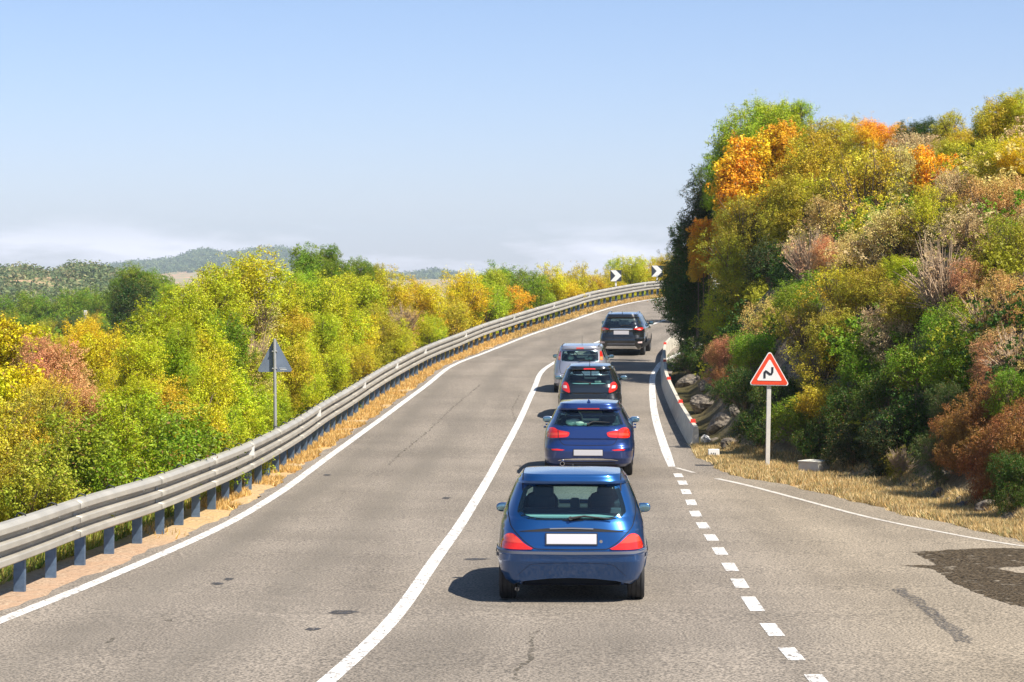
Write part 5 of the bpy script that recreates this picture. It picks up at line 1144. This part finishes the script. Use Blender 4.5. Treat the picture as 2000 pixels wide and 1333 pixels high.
c.strip('bumper_crease_shade', [(-.60, .26), (-.46, .39), (-.30, .405), (0, .41), (.30, .405), (.46, .39), (.60, .26)], .005, mat('crease_shade_blue', (.008, .03, .09), .4), off=.001)  # crease shading drawn as a darker blue line on the bumper
m_ = MB().lathe([(-.004, .001), (-.004, .018), (.01, .018)], (.325, c.hit(.325, .69, 'R')[0].y, .69), 'Y', 14); m_.build('lock', CHR, c.root, smooth=True)
c.wiper([(-.01, .895), (.14, .918), (.44, .886)])
c.patch('wiper_cowl', smooth_loop([(-.12, .872), (-.04, .915), (.04, .918), (.12, .90), (.14, .875)], 1), 'R', .006, FRIT)
c.exhaust(-.60, .155, .022, .12); c.mirrors(2.30, .885, .172, .11, blue1, .915)
m_ = MB(); m_.tube([(-.56, .75, .17), (-.40, .8, .19), (-.30, .85, .17)], .03, 8); m_.box((-.25, .9, .19), (.22, .35, .12), bev=.04); m_.build('silencer', mat('rusty_exhaust', (.20, .12, .07), .8, metal=.3), c.root)
for x in (-.36, .38):
    m_ = MB(); m_.box((x, 1.5, 1.02), (.36 if x < 0 else .38, .12, .22), bev=.09); m_.box((x+.02, 1.5, 1.13), (.24, .10, .17), bev=.04 if x < 0 else .055); m_.build('headrest', SEATC, c.root)
m_ = MB(); m_.box((.03, 1.1, 1.02), (.11, .07, .14), bev=.03); m_.build('headrest', SEATC, c.root)
m_ = MB(); m_.tube([c.top(.0, 1.95), c.top(0, 1.85)+Vector((0, 0, .02))], .01, 6); m_.build('antenna_foot', RUB, c.root)
for sd in (-1, 1):
    c.strip('door_seam', [(1.05, .40), (1.02, .75), (1.10, .90)], .008, SEAM, 'S%d' % sd); c.strip('roof_seam', [(sd*.545, .42), (sd*.555, 1.2), (sd*.54, 1.9)], .012, SEAM, 'T', off=.001)
    c.strip('side_moulding', [(.30, .52), (1.0, .52), (2.9, .52)], .045, TRIMG, 'S%d' % sd, off=.008)

# --- second car: mid blue hatchback
blue2 = paint('royal_blue_paint', (.014, .046, .20), .6, .3)
rows2 = [(.20, .80, .14, 4.15), (.26, .85, .05, 4.28), (.36, .875, .0, 4.32), (.50, .882, -.01, 4.33), (.555, .883, .0, 4.33), (.60, .883, .035, 4.32), (.66, .882, .055, 4.28), (.72, .88, .06, 4.22), (.74, .878, .045, 4.2), (.83, .872, .055, 4.1), (.90, .85, .062, 3.8), (.94, .825, .10, 3.45), (1.0, .785, .17, 3.15),
         (1.08, .742, .25, 3.0), (1.18, .69, .34, 2.8), (1.262, .648, .41, 2.62), (1.272, .643, .35, 2.6), (1.30, .628, .34, 2.52), (1.33, .60, .35, 2.45)]
rw2 = sym([(0, .965), (.55, .965), (.66, .985), (.66, 1.01), (.60, 1.16), (.565, 1.235), (.5, 1.252), (0, 1.258)])
c = Car('royal blue five-door hatchback, second in the queue, silver strip across its bumper', 1.450, 48.8, 3.0, rows2, 1.425, blue2, 4.33, wheelr=.32, wb=2.69, fo=.75, rw=rw2, zb=.97)
t2 = [(.352, .835), (.385, .765), (.56, .752), (.78, .742), (.80, .80), (.785, .885), (.74, .935), (.65, .94), (.58, .895), (.37, .865)]
for o_, sd in zip(c.both('tail_light', smooth_loop(t2, 1), .012, RED), (1, -1)):
    c.strip('light_gap', [(sd*.565, .755), (sd*.57, .89)], .012, SEAM, off=.014, parent=o_); c.patch('light_segment', [(sd*x, z) for x, z in [(.39, .815), (.55, .80), (.77, .785), (.775, .83), (.55, .85), (.40, .845)]], 'R', .0135, RED2, parent=o_, depth=.001)
c.plate(.415, .525, .275)
c.strip('hatch_seam', [(-.555, .75), (-.52, .66), (-.46, .615), (0, .605), (.46, .615), (.52, .66), (.555, .75)], .010, SEAM)
c.strip('hatch_crease_shade', [(-.56, .71), (-.3, .69), (.3, .69), (.56, .71)], .008, mat('hatch_shade_blue', (.01, .02, .12), .4), off=.001)  # shade along the hatch fold painted as a thin dark blue line
c.strip('bumper_trim', [(-.565, .325), (-.45, .345), (0, .35), (.45, .345), (.565, .325)], [.012, .03, .032, .03, .012], SILV, off=.012)
for sd in (-1, 1):
    c.patch('reflector', [(sd*.445, .525), (sd*.50, .508), (sd*.68, .512), (sd*.71, .535), (sd*.60, .545)], 'R', .006, RED)
    c.strip('door_seam', [(1.35, .45), (1.30, .8), (1.42, .97)], .008, SEAM, 'S%d' % sd); c.strip('door_seam', [(2.30, .40), (2.30, .97)], .008, SEAM, 'S%d' % sd)
    for y in (1.55, 2.55): m_ = MB(); m_.box((sd*.885, y, .88), (.05, .18, .03), bev=.01); m_.build('door_handle', blue2, c.root)
c.patch('diffuser', [(-.60, .215), (-.5, .29), (.5, .29), (.60, .215)], 'R', .003, RUB)
c.patch('high_brake_light', [(-.21, 1.283), (-.21, 1.305), (.21, 1.305), (.21, 1.283)], 'R', .006, RED)
c.exhaust(-.49, .262, .043); c.mirrors(2.75, .97, .20, .125, paint('silver_blue_mirror', (.30, .38, .55), .4), .975)
c.wiper([(-.01, .985), (.10, 1.035), (.40, 1.02)])
p_ = c.top(0, .62); m_ = MB(); m_.add([p_+Vector(v) for v in [(-.035, -.06, 0), (.035, -.06, 0), (.03, .10, 0), (-.03, .10, 0), (0, -.05, .065), (0, .02, .045)]], [(0, 1, 4), (1, 2, 5, 4), (2, 3, 5), (3, 0, 4, 5), (0, 3, 2, 1)]); m_.build('antenna_fin', blue2, c.root)
for (x, y, z, a, b_) in [(-.30, .55, 1.03, .15, .07), (-.17, .5, 1.01, .10, .05), (-.05, .55, 1.0, .09, .04)]:
    bm = bmesh.new(); bmesh.ops.create_icosphere(bm, subdivisions=2, radius=1)
    for v in bm.verts: v.co = Vector((v.co.x*a, v.co.y*.1, v.co.z*b_))*(1+.25*noise.noise(v.co*2))
    m_ = MB(); m_.addbm(bm, Matrix.Translation((x, y, z))); o_ = m_.build('folded_cloth', ITEM, c.root, smooth=True)

# --- third car: black hatchback
blk3 = paint('black_paint', (.012, .016, .022), .3, .25)
rows3 = [(.18, .76, .12, 3.8), (.28, .83, .03, 3.95), (.42, .848, 0, 3.98), (.54, .85, -.01, 3.99), (.575, .85, .03, 3.98), (.64, .848, .055, 3.95), (.70, .845, .075, 3.9), (.72, .843, .05, 3.88), (.85, .828, .07, 3.6), (.92, .805, .10, 3.3), (1.0, .768, .16, 3.05), (1.1, .722, .235, 2.88),
         (1.2, .678, .31, 2.7), (1.30, .632, .385, 2.5), (1.308, .627, .33, 2.48), (1.33, .605, .325, 2.42), (1.35, .575, .34, 2.36)]
rw3 = sym([(0, .92), (.42, .925), (.56, .96), (.615, 1.02), (.59, 1.13), (.545, 1.25), (.49, 1.288), (0, 1.297)])
c = Car('black hatchback, third in the queue, with angular red tail lights', 2.035, 67.4, 2.8, rows3, 1.425, blk3, 3.99, wheelr=.30, wb=2.58, fo=.62, rw=rw3, zb=.96)
t3 = [(.50, .70), (.66, .76), (.735, .82), (.735, .90), (.68, .985), (.62, .995), (.56, .955), (.525, .85)]
for o_, sd in zip(c.both('tail_light', smooth_loop(t3, 1), .014, RED), (1, -1)): c.patch('light_segment', [(sd*x, z) for x, z in [(.585, .83), (.68, .835), (.69, .90), (.60, .905)]], 'R', .0155, PINK, parent=o_, depth=.001)
c.strip('hatch_seam', [(-.56, .78), (-.52, .66), (-.46, .575), (0, .56), (.46, .575), (.52, .66), (.56, .78)], .012, SEAM)
c.patch('hatch_recess_band', [(-.44, .60), (-.50, .70), (-.25, .725), (.25, .725), (.50, .70), (.44, .60), (0, .585)], 'R', .002, mat('dark_gloss_band', (.01, .012, .014), .2, coat=1))  # darker patch laid over the recessed lower part of the hatch
c.plate(.36, .46, .26); c.strip('painted_highlight', [(-.72, .52), (-.5, .545), (.5, .545), (.72, .52)], .01, TRIMG, off=.003)  # highlight on the bumper edge painted on as a grey strip
c.patch('high_brake_light', [(-.16, 1.315), (-.15, 1.348), (.15, 1.348), (.16, 1.315)], 'R', .006, RED)
c.wiper([(.02, .95), (-.10, .975), (-.36, .985)]); c.mirrors(2.45, .985, .19, .115, paint('pale_blue_mirror', (.25, .34, .42), .4), .985)
p_ = c.top(0, .60); MB().tube([p_, p_+Vector((0, -.06, .17))], [.009, .004], 6).build('antenna', RUB, c.root)
for sd in (-1, 1): c.strip('door_seam', [(1.2, .40), (1.2, .95)], .008, SEAM, 'S%d' % sd)
m_ = MB(); m_.box((0, 2.3, 1.13), (.03, .02, .18), bev=.008); m_.build('hanging_freshener', INT, c.root)
m_ = MB(); m_.box((.22, .55, .99), (.18, .12, .06), bev=.025); m_.build('box', ITEM, c.root)

# --- fourth car: silver hatchback
silv4 = paint('silver_paint', (.42, .43, .50), .55, .32)
rows4 = [(.20, .77, .12, 3.8), (.30, .835, .03, 3.95), (.45, .85, -.01, 4.0), (.56, .85, .0, 4.0), (.60, .85, .03, 3.98), (.80, .845, .05, 3.8), (.90, .825, .06, 3.5), (.96, .80, .075, 3.2), (1.05, .765, .11, 3.0), (1.15, .728, .16, 2.85), (1.25, .695, .21, 2.7), (1.33, .668, .25, 2.55), (1.34, .664, .21, 2.52), (1.37, .65, .21, 2.46), (1.40, .63, .22, 2.4)]
rw4 = sym([(0, .965), (.5, .965), (.565, .99), (.565, 1.05), (.545, 1.24), (.51, 1.285), (0, 1.30)])
c = Car('silver hatchback, fourth in the queue, partly hidden by the black hatchback', 2.064, 78, 4.2, rows4, 1.45, silv4, 4.0, wheelr=.29, wb=2.46, fo=.66, rw=rw4, zb=.97)
t4 = [(.60, 1.0), (.70, 1.0), (.69, 1.12), (.645, 1.275), (.595, 1.275), (.605, 1.12)]
for o_, sd in zip(c.both('tail_light', smooth_loop(t4, 1), .012, RED), (1, -1)): c.patch('light_segment', [(sd*x, z) for x, z in [(.61, 1.01), (.695, 1.01), (.69, 1.10), (.61, 1.11)]], 'R', .0135, ORG, parent=o_, depth=.001)
c.plate(.70, .80, .26); c.strip('hatch_seam', [(-.60, .98), (-.62, .75), (-.58, .60), (0, .59), (.58, .60), (.62, .75), (.60, .98)], .01, SEAM)
c.patch('high_brake_light', [(-.125, 1.335), (-.11, 1.385), (.11, 1.385), (.125, 1.335)], 'R', .008, RED2)
c.mirrors(2.55, 1.0, .18, .12, RUB, .965); p_ = c.top(.04, .75); MB().tube([p_, p_+Vector((0, -.05, .28))], [.007, .003], 6).build('antenna', RUB, c.root)
for sd in (-1, 1): c.strip('roof_strip', [(sd*.56, .38), (sd*.575, 1.2), (sd*.56, 2.1)], .025, SEAM, 'T', off=.004); c.strip('door_seam', [(1.25, .40), (1.25, .95)], .008, SEAM, 'S%d' % sd)
for (x, z, a, b_) in [(-.30, 1.06, .10, .08), (.20, 1.03, .07, .05), (.32, 1.05, .09, .06)]:
    bm = bmesh.new(); bmesh.ops.create_icosphere(bm, subdivisions=2, radius=1)
    for v in bm.verts: v.co = Vector((v.co.x*a, v.co.y*.09, v.co.z*b_))
    m_ = MB(); m_.addbm(bm, Matrix.Translation((x, .5, z))); m_.build('luggage_item', ITEM, c.root, smooth=True)
c.wiper([(0, .985), (.1, 1.0), (.33, .99)])

# --- fifth car: black SUV
blk5 = paint('black_suv_paint', (.014, .016, .018), .3, .22)
rows5 = [(.24, .80, .16, 4.35), (.32, .87, .06, 4.5), (.44, .905, .01, 4.56), (.60, .918, -.01, 4.57), (.68, .918, .0, 4.56), (.72, .916, .05, 4.55), (.82, .914, .08, 4.5), (.95, .91, .09, 4.4), (1.05, .90, .09, 4.0), (1.10, .88, .10, 3.6), (1.16, .85, .14, 3.35), (1.26, .80, .20, 3.2), (1.36, .755, .25, 3.05), (1.46, .71, .30, 2.9), (1.49, .70, .32, 2.85), (1.50, .695, .26, 2.83), (1.53, .68, .25, 2.78), (1.56, .655, .26, 2.7)]
rw5 = sym([(0, 1.13), (.60, 1.13), (.70, 1.15), (.69, 1.2), (.64, 1.36), (.60, 1.455), (.5, 1.475), (0, 1.48)])
c = Car('black SUV with silver bumper guard, first in the queue, farthest car up the road', 4.30, 100.9, 7.6, rows5, 1.665, blk5, 4.57, wheelr=.345, wb=2.66, fo=.88, rw=rw5, zb=1.13, glass=GLD)
t5 = [(.46, 1.04), (.60, 1.03), (.70, .99), (.80, 1.0), (.85, 1.06), (.83, 1.10), (.70, 1.11), (.55, 1.085)]
for o_, sd in zip(c.both('tail_light', smooth_loop(t5, 1), .014, RED), (1, -1)): c.patch('light_segment', [(sd*x, z) for x, z in [(.60, 1.05), (.72, 1.02), (.78, 1.04), (.70, 1.07)]], 'R', .016, PINK, parent=o_, depth=.001)
c.strip('hatch_trim', [(-.45, 1.045), (0, 1.055), (.45, 1.045)], .05, SILV, off=.01); c.plate(.84, .99, .30)
c.patch('silver_guard', [(-.66, .27), (-.56, .39), (.56, .39), (.66, .27)], 'R', .02, SILV); c.strip('silver_guard_line', [(-.54, .475), (.54, .475)], .035, TRIMG, off=.012)
c.strip('hatch_seam', [(-.72, .98), (-.70, .75), (-.62, .70), (.62, .70), (.70, .75), (.72, .98)], .012, SEAM)
for sd in (-1, 1):
    c.patch('reflector', [(sd*.66, .50), (sd*.66, .56), (sd*.82, .57), (sd*.82, .50)], 'R', .008, PINK)
    a = MB(); P_ = [c.top(sd*.56, y)+Vector((0, 0, .045 if 0 < i < 4 else -.005)) for i, y in enumerate(np.linspace(.45, 2.4, 5))]; a.tube(P_, .018, 6); a.build('roof_rail', CHR, c.root, smooth=True)
    c.strip('lower_cladding', [(.25, .42), (2.2, .40), (4.2, .42)], .16, RUB, 'S%d' % sd, off=.004)
    for y in (1.45, 2.45): c.strip('door_seam', [(y, .45), (y, 1.12)], .01, SEAM, 'S%d' % sd)
c.mirrors(3.0, 1.17, .22, .15, blk5, 1.06); c.wiper([(0, 1.16), (.1, 1.19), (.40, 1.17)])
p_ = c.top(0, .62); MB().tube([p_, p_+Vector((0, -.05, .09))], [.014, .006], 6).build('antenna', RUB, c.root)
m_ = MB(); m_.box((.05, .6, 1.30), (.40, .02, .17), bev=.01); m_.build('window_shade', ITEM, c.root)
